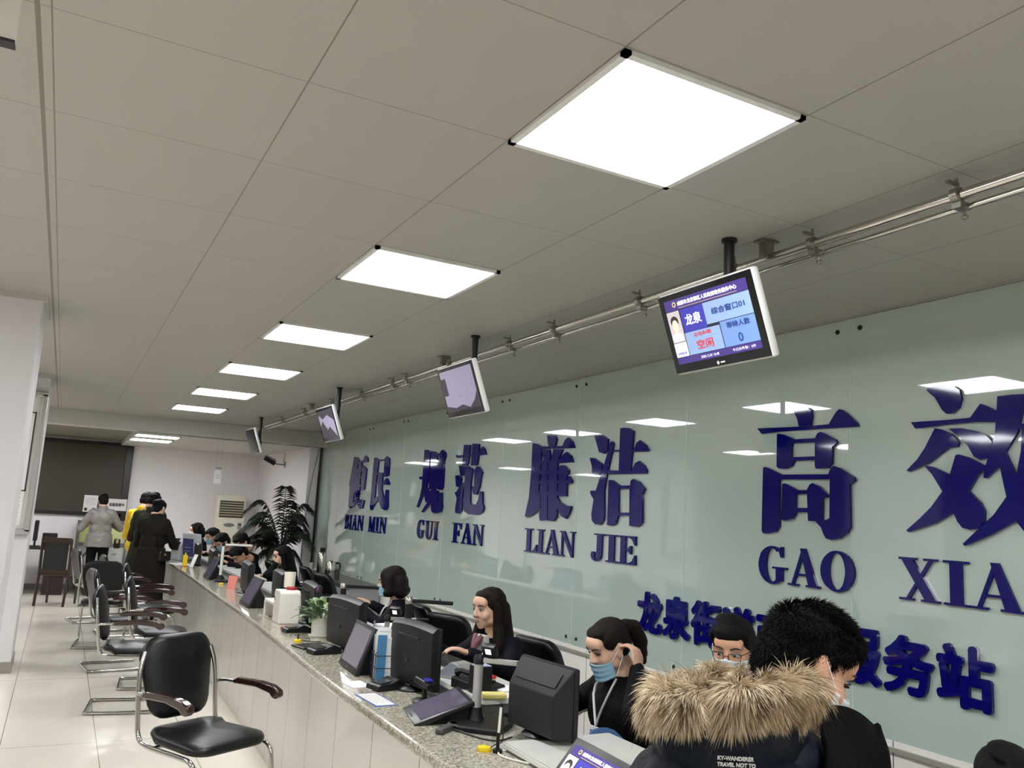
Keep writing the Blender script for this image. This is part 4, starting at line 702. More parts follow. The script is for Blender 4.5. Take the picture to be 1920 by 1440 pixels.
# near customer display
nd=thing('customer_display','customer display with violet header at the bottom edge, showing a portrait','display',(1.345,2.10,CT),math.radians(-90-3))
_M=frame3((0,0,.012),(1,0,0),(0,math.cos(math.radians(50)),math.sin(math.radians(50))))
me=MB().box((0,.115,-.012),(.41,.23,.024),bev=.005).mesh('housing',30); me.transform(_M); link_mesh('housing',me,M_bp,nd); content(nd,_M@Matrix.Translation((0,.113,.0008)),.365,.19)
MB().prism([(.03,0),(.15,0),(.13,.13)],(-.12,0,0),(0,1,0),(0,0,1),(1,0,0),.24).build('stand',M_bp,nd)
def doc_camera(label,loc,rz,top=.25,bs=1,m=None,arm=.17,head=True,box=True,group='document cameras on the desks',sil=None,rad=.019):
    """arm reaches along local +X"""
    t=thing('document_camera',label,'document camera',loc,rz,group); m=m or M_silv
    b=MB(); b.prism([(-.09,-.11),(-.03,-.15),(.14,-.15),(.15,.06),(.10,.10),(-.06,.10),(-.10,.02)],(0,0,0),(bs,0,0),(0,bs,0),(0,0,1),.022); b.build('base',M_bp,t,bev=.006)
    MB().lathe((0,0,.02),[(.036,0),(.028,.02),(.024,.05)],20).build('post_foot',M_bp,t,smooth=40)
    MB().tube([(0,0,.05),(0,0,top)],rad,n=20).build('post',m,t,smooth=40)
    MB().lathe((0,0,top),[(rad+.003,-.004),(rad+.004,.022),(rad-.002,.032),(.006,.034)],20).build('post_cap',sil or M_bp,t,smooth=40)
    MB().box((arm/2+.01,0,top+.012),(arm-.02,.022,.020),bev=.003).build('arm',m,t)
    if head:
        MB().lathe((arm+.03,0,top-.02),[(.026,-.008),(.03,.004),(.022,.008),(.022,.028),(.036,.03),(.038,.04),(.01,.044)],20).build('camera_head',M_bp,t,smooth=40)
    if box:
        M_=Matrix.Translation((.045,-.002,top+.055))@Euler((.5,0,-.25)).to_matrix().to_4x4()
        me=MB().box((0,0,0),(.062,.03,.048),bev=.004).box((0,.012,-.028),(.04,.03,.02)).mesh('control_box',30); me.transform(M_); link_mesh('control_box',me,M_bp,t)
        me=MB().box((0,-.016,.002),(.026,.002,.024)).mesh('lit_square'); me.transform(M_); link_mesh('lit_square',me,em('lit label',(240,240,236),1.0),t)
    return t
doc_camera('silver document camera with a lit square, standing before the long-haired clerk',(1.615,3.235,CT),math.radians(-42),.245)
doc_camera('silver document camera half hidden by leaflets, before the bob-haired clerk',(1.71,4.62,CT),math.radians(-30),.235,.4,rad=.015)
doc_camera('tall black document camera with shiny cap, by the monitor beside the potted plant',(1.70,5.46,CT),math.radians(-35),.335,.4,m=M_bp,box=False,head=False,sil=M_ss,arm=.24)
doc_camera('tall black document camera with shiny cap, rising behind the leaflet rack',(1.72,4.33,CT),math.radians(-35),.365,.4,m=M_bp,box=False,head=False,sil=M_ss,arm=.24)
doc_camera('slim white document camera with its long arm far along the counter',(1.60,9.55,CT),math.radians(-8),.38,.6,m=mat('white metal',(214,214,210),.3),box=False,head=False,arm=.30,rad=.015)
M_yel=mat('yellow plastic',(226,196,30),.3); M_wpl=mat('white plastic',(232,228,218),.35)
def pen(label,loc,rz,up=True):
    t=thing('counter_pen',label,'pen',loc,rz,'corded pens with yellow bases')
    MB().lathe((0,0,0),[(.026,0),(.028,.006),(.024,.016),(.010,.020)],20).build('base',M_yel,t,smooth=40).scale=(1,.8,1)
    if up:
        MB().cyl((.05,0,0),(.05,0,.012),.018,n=16).cyl((.05,0,.0),(.05,0,.045),.007).build('holder',M_bp,t,smooth=40)
        MB().cyl((.05,0,.04),(.055,.0,.16),.0052,n=10).build('pen_barrel',M_wpl,t,smooth=40); MB().cyl((.055,0,.16),(.0555,0,.172),.006,n=10).cyl((.049,0,.038),(.051,0,.07),.0065,n=10).build('pen_tip',M_bp,t,smooth=40)
        MB().tube([(.02,.01,.01),(.035,.04,.02),(.065,.03,.03),(.063,.005,.12),(.060,.0,.16)],.0022,n=6,smooth=2).build('cord',M_cabl,t,smooth=True)
    else:
        MB().cyl((0,0,.015),(.0,0,.05),.005,n=8).build('pen_barrel',M_bp,t,smooth=40); MB().tube([(0,0,.015),(.04,-.03,.012),(.09,-.05,.005),(.14,-.04,.004)],.003,n=6,smooth=2).build('cord',M_cabl,t,smooth=True)
    return t
pen('upright white pen beside its yellow base on the counter, nearest the viewer',(1.475,2.87,CT),math.radians(-40))
pen('yellow pen base with a short black pen on the counter, left of the potted plant',(1.42,5.42,CT),math.radians(10),False)
pen('yellow pen base far along the counter before the white document camera',(1.56,9.2,CT),math.radians(10),False)
def card_reader(label,loc,rz,s=1):
    t=thing('card_reader',label,'card reader',loc,rz,'black sloped card readers')
    b=MB(); b.prism([(-.09,0),(.09,0),(.09,.028),(.03,.050),(-.02,.034),(-.075,.030),(-.09,.022)],(-.055,0,0),(0,1,0),(0,0,1),(1,0,0),.11); b.build('body',M_bp,t,bev=.006)
    MB().box((0,-.035,.037),(.075,.07,.004),rot=(.1,0,0)).build('pad',mat('reader pad',(60,60,62),.2),t); return t
card_reader('black sloped card reader below the monitor left of the long-haired clerk',(1.50,3.98,CT),math.radians(-75),1)
card_reader('black sloped card reader next to the potted plant and the upright tablet',(1.47,5.00,CT),math.radians(-80))
card_reader('black sloped card reader at the foot of the monitor behind the white stand',(1.52,5.86,CT),math.radians(-85))
tag(MB().prism([(-.11,-.08),(.11,-.08),(.11,.08),(-.11,.08)],(0,0,.0),(1,0,0),(0,1,0),(0,0,1),.012).build('writing_pad',M_tab,loc=(1.47,5.23,CT),rot=(0,0,.25),bev=.003),'flat black signature pad lying on the counter right before the potted plant','pad')
bl=thing('fingerprint_reader','small black reader with a blue top on a round foot beside the vent slot monitor',"reader",(1.56,3.66,CT)); MB().lathe((0,0,0),[(.055,0),(.056,.008),(.04,.016),(.012,.02),(.010,.07)],24).build('foot',M_bp,bl,smooth=40); MB().box((0,0,.085),(.05,.12,.03),rot=(.15,0,.2),bev=.008).build('head',M_bp,bl); MB().box((0,-.035,.104),(.03,.035,.006),rot=(.15,0,.2)).build('blue_top',mat('blue rubber',(40,40,150),.4),bl)
# papers
def flat(name,label,cat,x,y,w,d,rz,m,z=CT,th=.002,group=None):
    o=MB().box((0,0,th/2),(w,d,th)).build(name,m,loc=(x,y,z+.0005),rot=(0,0,rz)); return tag(o,label,cat,group)
flat('paper_slip','blank white slip of paper on the granite before the upright tablet','paper',1.385,4.10,.10,.15,.1,M_pap)
flat('paper_slip','small white paper slip beside the larger blank one near the card reader','paper',1.43,3.99,.05,.05,.2,M_pap)
bn=thing('counter_notice','blue edged printed notice taped flat at the counter front edge','notice',(1.365,3.76,CT),.05)
MB().box((0,0,.0012),(.105,.26,.002)).build('sheet',mat('blue card edge',(86,110,170),.4),bn); MB().box((0,0,.0028),(.085,.235,.001)).build('paper',M_pap,bn)
b=MB(); 
for k in range(5): b.box((.03-.015*k,.0+.01*(k%2),.0036),(.005,.19-.03*(k%2),.0006))
b.build('printed_lines',mat('tan print',(170,160,130),.6),bn)
# leaflet rack
lr=thing('leaflet_rack','black wire rack crammed with leaflets beside the upright tablet','leaflet rack',(1.56,4.24,CT),math.radians(-12)); 
b=MB()
for yy in(-.13,-.05,.05,.13): b.tube([(-.055,yy,0),(-.055,yy,.14),(-.05,yy,.145)],.0025,n=5); b.tube([(.055,yy,0),(.055,yy,.2)],.0025,n=5)
for z in(.004,.07,.13): b.tube([(-.055,-.14,z),(-.055,.14,z),(.055,.14,z),(.055,-.14,z)],.0025,n=5,closed=True)
b.build('wire_frame',M_cabl,lr)
_lc=[(205,170,90),(230,230,228),(205,208,210),(48,60,140),(225,225,222),(190,196,200),(150,160,170),(226,226,230),(40,50,120),(216,214,206),(230,228,222),(226,228,226),(60,116,158)]
for k,c in enumerate(_lc):
    yy=.125-.0205*k; hh=.20+.03*random.random()
    o=MB().box((-.026 if k==12 else 0,0,hh/2),(.046 if k==12 else .10-.012*(k%3),.006+.006*random.random(),hh)).build('leaflet',mat('leaflet %d'%k,c,.5),loc=(1.56+yy*math.sin(math.radians(12))+.0,4.24+yy*math.cos(math.radians(12)),CT+.008),rot=(random.uniform(-.05,.05),0,math.radians(-12)+random.uniform(-.08,.08)))
    tag(o,['orange leaflet at the far end of the wire rack','white leaflet standing in the wire rack among others','white leaflet standing in the wire rack among others','dark blue leaflet in the wire rack','white leaflet standing in the wire rack among others','white leaflet standing in the wire rack among others','grey leaflet in the wire rack','white leaflet standing in the wire rack among others','navy leaflet near the middle of the wire rack','white leaflet standing in the wire rack among others','white leaflet standing in the wire rack among others','white leaflet standing in the wire rack among others','light blue leaflet at the viewer side of the wire rack'][k],'leaflet','leaflets in the wire rack')
cp_=thing('paper_tray','clear tray with loose papers behind the upright tablet','tray',(1.88,4.90,.864),.1)
for z in(.002,.045,.09): MB().box((0,0,z),(.20,.26,.004)).build('shelf',mat('clear grey clip',(170,170,172),.3),cp_)
for sx in(-1,1):
    for sy in(-1,1): MB().cyl((sx*.095,sy*.12,0),(sx*.095,sy*.12,.12),.005).build('post',M_silv,cp_)
for z in(.01,.053,.098): MB().box((.0,.0,z),(.18,.24,.012),rot=(0,0,.04),bev=.002).build('paper_stack',M_pap,cp_)
# plant in white pot
pt=thing('potted_plant','peace lily in a white cylinder pot on the counter','plant',(1.625,5.66,CT)); M_pl=mat('lily leaf',(40,68,36),.35,noise_=(18,(110,136,88),.16)); M_pl2=mat('pale lily leaf',(58,86,48),.35,noise_=(20,(160,176,134),.14))
MB().lathe((0,0,0),[(.075,0),(.078,.008),(.07,.009)],24).build('saucer',M_wpl,pt); MB().lathe((0,0,.008),[(.055,0),(.060,.10),(.062,.112),(.055,.112),(.053,.095),(.001,.095)],24).build('pot',M_wpl,pt,smooth=40)
MB().lathe((0,0,.10),[(.05,0),(.001,.004)],16).build('soil',mat('soil',(50,38,28),.9),pt)
for k in range(34):
    a=k*2.399; el=.35+.95*((k*7)%10)/10; L_=.115+.06*((k*3)%5)/5; d=Vector((math.cos(a)*math.cos(el),math.sin(a)*math.cos(el),math.sin(el))); s0=Vector((math.cos(a)*.02,math.sin(a)*.02,.10)); m0=s0+d*(.05+.05*((k*5)%4)/4)
    b=MB(); b.tube([s0,m0],.0018,n=5); side=d.cross(Vector((0,0,1))).normalized(); up=side.cross(d)
    rows=[]; n=7
    for i in range(n):
        t=i/(n-1); c=m0+d*(L_*t)+Vector((0,0,-.06*t*t)); wv=.027*math.sin(PI*min(1,t*.93+.05))**.8
        rows.append([b.bm.verts.new(c+side*wv*q+up*(.006*(abs(q)))) for q in(-1,0,1)])
    for A,B in zip(rows,rows[1:]):
        for q in range(2): b.bm.faces.new((A[q],A[q+1],B[q+1],B[q]))
    b.build('leaf',M_pl if k%3 else M_pl2,pt,smooth=True,solid=.0008)
MB().ell((-.02,-.03,.205),(.012,.012,.016)).build('flower_bud',M_yel,pt,smooth=True,label='yellow bud'); MB().ell((-.03,.03,.30),(.010,.010,.02)).build('flower_bud',mat('purple bud',(110,50,100),.4),pt,smooth=True,label='purple bud')
# white plastic stand
ws=thing('plastic_stand','white stepped plastic stand on the counter under a white cup','stand',(1.55,6.36,CT),math.radians(0))
b=MB(); b.prism([(-.22,0),(.12,0),(.12,.215),(.095,.235),(-.02,.235),(-.05,.215),(-.05,.13),(-.06,.125),(-.24,.125),(-.25,.115),(-.25,0),(-.225,0),(-.225,.10),(-.05,.10),(-.05,0)][1:-1] if False else [(.13,0),(.13,.215),(.11,.235),(-.03,.235),(-.055,.215),(-.055,.135),(-.36,.135),(-.375,.125),(-.375,0),(-.345,0),(-.345,.11),(-.06,.11),(-.06,0)],(-.075,0,0),(0,-1,0),(0,0,1),(1,0,0),.15); b.build('shell',M_wpl,ws,bev=.006)
MB().box((-.078,.02,.17),(.003,.018,.03)).build('latch',mat('grey clip2',(120,116,108),.4),ws)
tag(MB().lathe((0,0,0),[(.040,0),(.043,.10),(.043,.112),(.038,.112),(.036,.02)],24).build('paper_cup',mat('cream paper cup',(238,232,216),.5),loc=(1.60,6.50,CT+.236),smooth=40),'plain white paper cup standing on top of the white plastic stand','cup')
tag(MB().lathe((0,0,0),[(.040,0),(.042,.012),(.034,.02)],24).build('ink_pad',mat('red lacquer',(150,28,24),.3),loc=(1.575,6.325,CT+.236),smooth=40),'round red ink pad on top of the white plastic stand','ink pad')
tag(MB().lathe((0,0,0),[(.022,0),(.022,.06),(.012,.07)],12).build('stamp',mat('red stamp',(170,40,40),.4),loc=(1.46,6.0,CT),rot=(1.4,0,.4)),'small red stamp lying on the counter right of the white stand','stamp')
tag(MB().prism([(-.05,0),(.05,0),(.055,.13),(-.055,.13)],(0,-.004,0),(1,0,0),(0,0,1),(0,1,0),.008).build('card_stand',mat('pink card',(214,128,116),.5),loc=(1.58,8.75,CT),rot=(-.2,0,math.radians(-50))),'pink card standing on the counter before a dark monitor','card')
yb=thing('yellow_carton','narrow yellow carton standing on the counter beside the dark coated woman','carton',(1.49,11.62,CT)); MB().box((0,0,.075),(.055,.045,.14),bev=.003).build('body',M_yel,yb); MB().box((0,0,.003),(.057,.047,.006)).build('red_base',mat('red lacquer',(150,28,24),.3),yb); MB().cyl((0,0,.145),(0,0,.175),.008).build('spout',M_yel,yb)
tag(MB().box((0,0,.004),(.22,.30,.008)).build('paper_stack',M_pap,loc=(1.47,12.0,CT),rot=(0,0,.3)),'stack of white papers at the hand of the dark coated woman','paper')
# blue lettered sign and white machines at the far end
bs=thing('counter_sign','blue and white printed sign board standing at the far end of the counter','sign',(1.66,12.40,CT),math.radians(-60))
MB().box((0,0,.22),(.36,.03,.34),rot=(.12,0,0)).build('board',mat('white grey plastic',(196,198,204),.4),bs); MB().box((-.05,-.02,.20),(.20,.02,.24),rot=(.12,0,0)).build('blue_field',mat('sign blue',(46,52,116),.4),bs)
b=MB()
for z in(.15,.20,.25): b.box((-.05,-.033,z),(.13,.003,.012),rot=(.12,0,0))
b.build('printed_lines',mat('sign pale',(130,140,190),.4),bs)
sm=thing('desktop_scanner','grey white desktop scanner at the far end beside the standing customers','scanner',(1.60,12.85,CT),math.radians(-70))
b=MB(); b.prism([(-.12,0),(.14,0),(.12,.10),(.02,.30),(-.05,.32),(-.10,.20)],(-.13,0,0),(0,1,0),(0,0,1),(1,0,0),.26); b.build('body',mat('white grey plastic',(196,198,204),.4),sm,bev=.01); MB().box((0,-.10,.2),(.16,.01,.12),rot=(-.35,0,0)).build('dark_window',M_tab,sm)
tag(MB().box((0,0,0),(.10,.003,.17)).build('paper_sheet',M_pap,loc=(1.575,11.45,.885),rot=(-.35,0,-1.3)),'white sheet leaning against the dark monitor far along the counter','paper')
# desk things by the long-haired clerk
DZ=.8635
tp=thing('desk_telephone','black desk telephone on the desk edge beside the low tilted tablet','telephone',(1.80,3.60,DZ),.5)
MB().prism([(-.10,0),(.10,0),(.10,.05),(-.10,.02)],(-.08,0,0),(0,1,0),(0,0,1),(1,0,0),.16).build('body',M_bp,tp,bev=.006); MB().tube([(-.05,-.09,.045),(-.05,-.07,.06),(-.05,.06,.075),(-.05,.09,.065)],[.02,.012,.012,.02],n=8).build('handset',M_bp,tp,smooth=True)
b=MB()
for i in range(3):
    for j in range(4): b.box((.0+.025*i,-.05+.025*j,.032+.0085*j*.75),(.016,.014,.008))
b.build('keypad',M_tab,tp)
ts=thing('slip_printer','silver and black slip printer on the desk behind the telephone','printer',(1.80,3.84,DZ),.4); MB().prism([(-.07,0),(.07,0),(.07,.03),(.0,.08),(-.045,.075),(-.07,.02)],(-.05,0,0),(0,1,0),(0,0,1),(1,0,0),.10).build('body',M_silv,ts,bev=.006); MB().box((0,-.05,.045),(.07,.03,.012),rot=(.8,0,0)).build('paper_slot',M_bp,ts)
ph=thing('pen_holder','square black pen holder on the desk behind the silver document camera','pen holder',(1.76,3.50,DZ)); MB().box((0,0,.06),(.08,.08,.12),bev=.004).build('box',M_bp,ph); MB().box((0,0,.121),(.07,.07,.004)).build('blue_rim',mat('pale blue lid',(170,180,210),.4),ph)
for k,(c) in enumerate(((226,170,40),(235,235,235))): tag(MB().cyl((0,0,0),(0,0,.15),.005).build('pen',mat('pen %d'%k,c,.4),loc=(1.745+.03*k,3.51-.02*k,DZ+.03),rot=(.1,.15-.3*k,0)),['orange pen in the square black pen holder','white pen in the square black pen holder'][k],'pen')
flat('red_file','red bound file lying on the desk before the long-haired clerk','file',1.92,3.86,.05,.20,.5,mat('red cover',(190,40,40),.4),DZ,.014)
flat('paper_pile','pile of white papers on the desk before the long-haired clerk','paper',1.90,3.60,.10,.24,.1,M_pap,DZ,.008)
flat('paper_slip','white sheet at the near desk edge between holder and green folder','paper',1.87,3.41,.08,.10,.5,M_pap,DZ,.001)
flat('green_folder','grey green folder at the far desk edge before the long-haired clerk','folder',1.975,3.47,.06,.14,.1,mat('grey green cover',(140,144,130),.4),DZ,.012)
tag(MB().box((0,0,.014),(.05,.11,.026),bev=.008).build('sticky_pad',mat('yellow pad',(224,214,130),.5),loc=(1.77,3.38,DZ),rot=(0,0,1.3)),'pale yellow sponge pad on the desk by the silver document camera','pad')
kb=thing('keyboard','black keyboard standing on edge along the desk left of the clerk','keyboard',(1.92,4.25,DZ),math.radians(92)); MB().box((0,0,.01),(.42,.14,.018),bev=.004).build('body',M_bp,kb); b=MB()
for i in range(14):
    for j in range(5): b.box((-.19+.029*i,-.052+.026*j,.022),(.024,.021,.006))
b.build('keys',M_tab,kb)
# cables
c1=MB().tube([(1.60,2.62,.803),(1.52,2.70,.806),(1.49,2.80,.804),(1.54,2.86,.804),(1.60,2.78,.806),(1.66,2.72,.806)],.0035,n=6,smooth=3).build('white_cable',M_wcab,smooth=True); tag(c1,'white cable looped on the granite beside the boxy monitor','cable')
c1=MB().tube([(1.46,3.24,.804),(1.50,3.12,.806),(1.53,3.02,.804),(1.58,2.96,.804),(1.66,3.0,.804)],.0035,n=6,smooth=3).build('black_cable',M_cabl,smooth=True); tag(c1,'black cable running from the low tilted tablet to the document camera','cable')
c1=MB().tube([(1.45,6.75,.804),(1.50,6.62,.806),(1.46,6.55,.804),(1.53,6.5,.806),(1.6,6.66,.806)],.003,n=6,smooth=3).build('white_cable',M_wcab,smooth=True); tag(c1,'white cable lying under the arch of the white plastic stand','cable')
tag(MB().box((0,0,.012),(.035,.15,.02),bev=.005).build('barcode_grip',mat('dark grey plastic',(70,70,68),.4),loc=(1.46,3.17,CT),rot=(0,0,-.9)),'dark grey bar lying beside the low tilted tablet','bar')
# ================================================================ people
SKIN=mat('skin',(206,160,132),.5,noise_=(20,(198,150,122),.3),spec=.35); SKINP=mat('pale skin',(218,178,152),.5,noise_=(20,(208,166,140),.3),spec=.35)
M_hair=mat('black hair',(12,10,10),.5,bump=(60,.5,(9,9,.8)),spec=.12); M_hairb=mat('dark brown hair',(28,18,16),.55,bump=(60,.5,(9,9,.7)),spec=.15)
M_navy=mat('navy suit cloth',(13,15,24),.75,bump=(300,.1),spec=.15); M_blkc=mat('black cloth',(12,12,14),.8,bump=(120,.25),spec=.15); M_mask=mat('blue face mask',(146,186,206),.6); M_wmask=mat('white mask',(222,226,228),.6)
M_white=mat('white cloth',(224,222,218),.7); M_iris=mat('dark iris',(22,16,14),.15); M_eye=mat('eye white',(196,190,184),.2); M_lip=mat('lip',(158,100,90),.4); M_brow=mat('brow',(38,30,28),.8); M_shoe=mat('black shoe',(20,20,20),.3); M_trou=mat('dark trousers',(18,18,21),.8,spec=.15)
M_wstrap=mat('white strap',(232,232,230),.5)
def cap(b,p0,p1,r0,r1,n=14):
    b.cyl(p0,p1,r0,r1,n=n); b.ell(p0,r0*.999,seg=n,ring=8); b.ell(p1,r1*.999,seg=n,ring=8)
V=Vector
def hand(b,w,e,dr,palm,s=1,curl=.5,side=1,spread=.18):
    """palm + five fingers: w wrist, dr direction of the fingers, palm = palm normal (fingers curl towards it)"""
    dr=V(dr).normalized(); pn=V(palm); pn=(pn-dr*pn.dot(dr)).normalized(); ac=dr.cross(pn)*side; w=V(w)
    c=w+dr*.045*s
    Rm=Matrix((ac,dr,pn)).transposed(); b.ell(c,(.040*s,.052*s,.016*s),rot=Rm,seg=14,ring=8)
    for i,(off,ln) in enumerate(((-.030,.062),(-.010,.076),(.011,.080),(.031,.072))):
        k=w+dr*(.085-.004*abs(i-2))*s+ac*off*s; d=(dr+ac*(off*3*spread)).normalized(); p=k
        b.cyl(w+dr*.04*s+ac*off*.7*s,k,.010*s,.0095*s,n=8)
        for j,f in enumerate((.45,.32,.23)):
            a=curl*(.55+.35*j); d2=(d*math.cos(a)+pn*math.sin(a)).normalized(); q=p+d2*ln*f*s; cap(b,p,q,(.0092-.0009*j)*s,(.0083-.0009*j)*s,8); p=q; d=d2
    k=w+dr*.025*s-ac*.034*s; d=(dr*.75-ac*.6+pn*.25).normalized(); q=k+d*.036*s; cap(b,w+dr*.012*s-ac*.018*s,k,.013*s,.012*s,8); cap(b,k,q,.0115*s,.010*s,8); d2=(d+dr*.5+pn*.3*curl).normalized(); cap(b,q,q+d2*.028*s,.0098*s,.0085*s,8)
def head(b,H,s=1,nose=True,ears=True,neck=True):
    """H: 4x4 head frame, x right, y forward, z up; origin mid head"""
    R_=H.to_3x3()
    def e(c,r): b.ell(H@V([x*s for x in c]),[x*s for x in r],rot=R_,seg=22,ring=14)
    def cp(p,q,r0,r1): cap(b,H@V([x*s for x in p]),H@V([x*s for x in q]),r0*s,r1*s,12)
    e((0,-.012,.030),(.074,.094,.086)); e((0,.022,-.022),(.066,.070,.078)); e((0,.034,-.062),(.050,.050,.046)); e((0,.062,-.094),(.024,.022,.017))
    e((0,.062,.045),(.058,.034,.040)); 
    for x in(-1,1):
        e((x*.036,.056,-.030),(.028,.028,.030)); e((x*.030,.078,.024),(.022,.012,.007)); e((x*.052,.012,-.060),(.018,.040,.028))
        if ears: e((x*.076,-.006,-.012),(.009,.020,.032)); e((x*.080,-.013,.000),(.006,.016,.024)); e((x*.077,.0,-.036),(.007,.010,.011))
    if nose:
        cp((0,.086,.020),(0,.106,-.022),.0085,.0115); e((0,.104,-.026),(.016,.012,.010))
        for x in(-1,1): e((x*.013,.096,-.028),(.009,.010,.008))
        e((0,.083,-.056),(.024,.012,.006)); e((0,.081,-.066),(.021,.012,.007)); e((0,.083,-.080),(.02,.008,.006))
    if neck: cp((0,-.024,-.05),(0,-.045,-.145),.054,.056)
def face_parts(par,H,s=1,lips=True,gaze=(0,0),closed=False,eye=True):
    def P(b,n,m,sm=True,lab=None):
        me=b.mesh(n,sm); me.transform(H@Matrix.Scale(s,4)); return link_mesh(n,me,m,par,label=lab)
    for x in(-1,1):
        if eye:
            o=P(MB().ell((x*.031,.0775,.004),(.0145,.0112,.0052 if not closed else .0035),seg=14,ring=8),'eye',M_eye if not closed else M_brow)
            if not closed: P(MB().ell((x*.031+gaze[0]*.005,.0862,.004+gaze[1]*.003),(.0066,.0040,.0050),seg=12,ring=8),'iris',M_iris)
            P(MB().tube([(x*.014,.0870,.0075),(x*.024,.0895,.0125),(x*.037,.0865,.0125),(x*.049,.0770,.0065)],.0016,n=6,smooth=1),'eyelid',M_brow)
        P(MB().tube([(x*.014,.0955,.027),(x*.028,.0935,.033),(x*.042,.0855,.032),(x*.052,.0735,.026)],[.0028,.0034,.0030,.0015],n=6,smooth=1),'eyebrow',M_brow)
    if lips:
        P(MB().ell((0,.0888,-.0560),(.021,.0075,.0040),seg=14,ring=8).ell((0,.0870,-.0650),(.018,.0075,.0048),seg=14,ring=8),'lips',M_lip)
def mask(par,H,m,s=1,top=-.012,droop=0):
    """pleated face mask wrapped round nose and chin, with two ear loops"""
    def f(u,v):
        a=(u-.5)*2; y0=.112-.010*v if abs(a)<.02 else 0
        x=a*.070; yy=.1165-.072*abs(a)**2.2-.012*v*(1-abs(a))+.0025*math.sin(v*PI*7)*(1-a*a)
        z=top+(.010*(1-abs(a)*1.6) if abs(a)<.6 else 0)-v*(.100-.030*abs(a))-.006*abs(a)
        return (x,yy+droop,z)
    me=MB().grid(f,25,22).mesh('m',True); me.transform(H@Matrix.Scale(s,4)); o=link_mesh('face_mask',me,m,par); d=o.modifiers.new('s','SOLIDIFY'); d.thickness=.0025
    for x in(-1,1):
        for z0,z1 in((top-.004,.012),(top-.072,-.030)):
            me=MB().tube([(x*.070,.042+droop,z0),(x*.080,.015,(z0+z1)/2),(x*.086,-.012,z1)],.0016,n=5,smooth=1).mesh('l',True); me.transform(H@Matrix.Scale(s,4)); link_mesh('ear_loop',me,M_wstrap,par)
def strands(b,roots,r=.0011,n=3,seg=4):
    for P in roots:
        rings=[]
        for i,p in enumerate(P[:-1]):
            t=(P[i+1]-p).normalized(); u=t.orthogonal().normalized(); w=t.cross(u); rr=r*(1-.6*i/len(P))
            rings.append([b.bm.verts.new(p+(u*math.cos(x)+w*math.sin(x))*rr) for x in(0,2.094,4.188)])
        tip=b.bm.verts.new(P[-1])
        for A,B in zip(rings,rings[1:]):
            for k in range(3): b.bm.faces.new((A[k],A[(k+1)%3],B[(k+1)%3],B[k]))
        for k in range(3): b.bm.faces.new((rings[-1][k],rings[-1][(k+1)%3],tip))
def hair(par,H,style,m,s=1,vs=.007,extra=0):
    b=MB(); R_=H.to_3x3()
    def e(c,r,rot=None): b.ell(H@V([x*s for x in c]),[x*s for x in r],rot=R_ if rot is None else R_@Euler(rot).to_matrix(),seg=20,ring=12)
    def cp(p,q,r0,r1): cap(b,H@V([x*s for x in p]),H@V([x*s for x in q]),r0*s,r1*s,12)
    if style=='short':
        e((0,-.022,.046),(.083,.098,.080)); e((0,-.052,-.01),(.077,.064,.078)); e((0,.045,.088),(.066,.052,.032))
        for x in(-1,1): e((x*.068,-.012,.030),(.016,.040,.036)); cp((x*.062,.056,.078),(x*.070,.040,.045),.016,.012)
        e((0,.070,.074),(.054,.026,.024)); e((.02,-.01,.118),(.05,.06,.018))
    else:
        e((0,-.022,.044),(.083,.100,.082)); e((0,-.050,.0),(.080,.068,.075)); e((0,.030,.083),(.064,.048,.029))
        for x in(-1,1): e((x*.065,.006,.042),(.018,.048,.044))
        if style=='long':
            for x in(-1,1):
                cp((x*.076,.000,.02),(x*.082,.0,-.10),.026,.030); cp((x*.082,.0,-.10),(x*.104,.010,-.20),.032,.040); cp((x*.104,.01,-.20),(x*.100,.050,-.335),.040,.022)
                cp((x*.045,-.075,0),(x*.06,-.085,-.22),.045,.050); cp((x*.06,-.085,-.22),(x*.05,-.08,-.34),.05,.02)
            cp((0,-.085,0),(0,-.10,-.22),.05,.055); cp((0,-.10,-.22),(0,-.09,-.33),.055,.025)
        elif style=='bob':
            for x in(-1,1):
                cp((x*.072,.005,.03),(x*.088,.008,-.075),.034,.036); e((x*.086,.016,-.075),(.036,.046,.034)); cp((x*.05,-.075,.0),(x*.062,-.070,-.085),.05,.05)
                cp((x*.055,.060,.065),(x*.075,.050,-.02),.018,.02)
            e((0,-.078,-.075),(.088,.062,.045))
        elif style=='pony':
            e((0,-.108,.050),(.026,.022,.026)); cp((0,-.125,.052),(0,-.165,.02),.028,.036); cp((0,-.165,.02),(0,-.175,-.06),.036,.038); cp((0,-.175,-.06),(0,-.160,-.15),.036,.016)
            cp((.0,-.175,-.07),(.02,-.20,-.14),.024,.008)
        elif style=='bun': e((0,-.115,.03),(.05,.045,.045)); e((0,-.062,-.05),(.062,.05,.06))
    me=voxel(b,vs*s,3); me_o=link_mesh('hair',me,m,par)
    rnd=random.Random(3)
    displace(me,lambda c:.0022*noise.noise(V((c.x*55,c.y*55,c.z*16))))
    return me_o
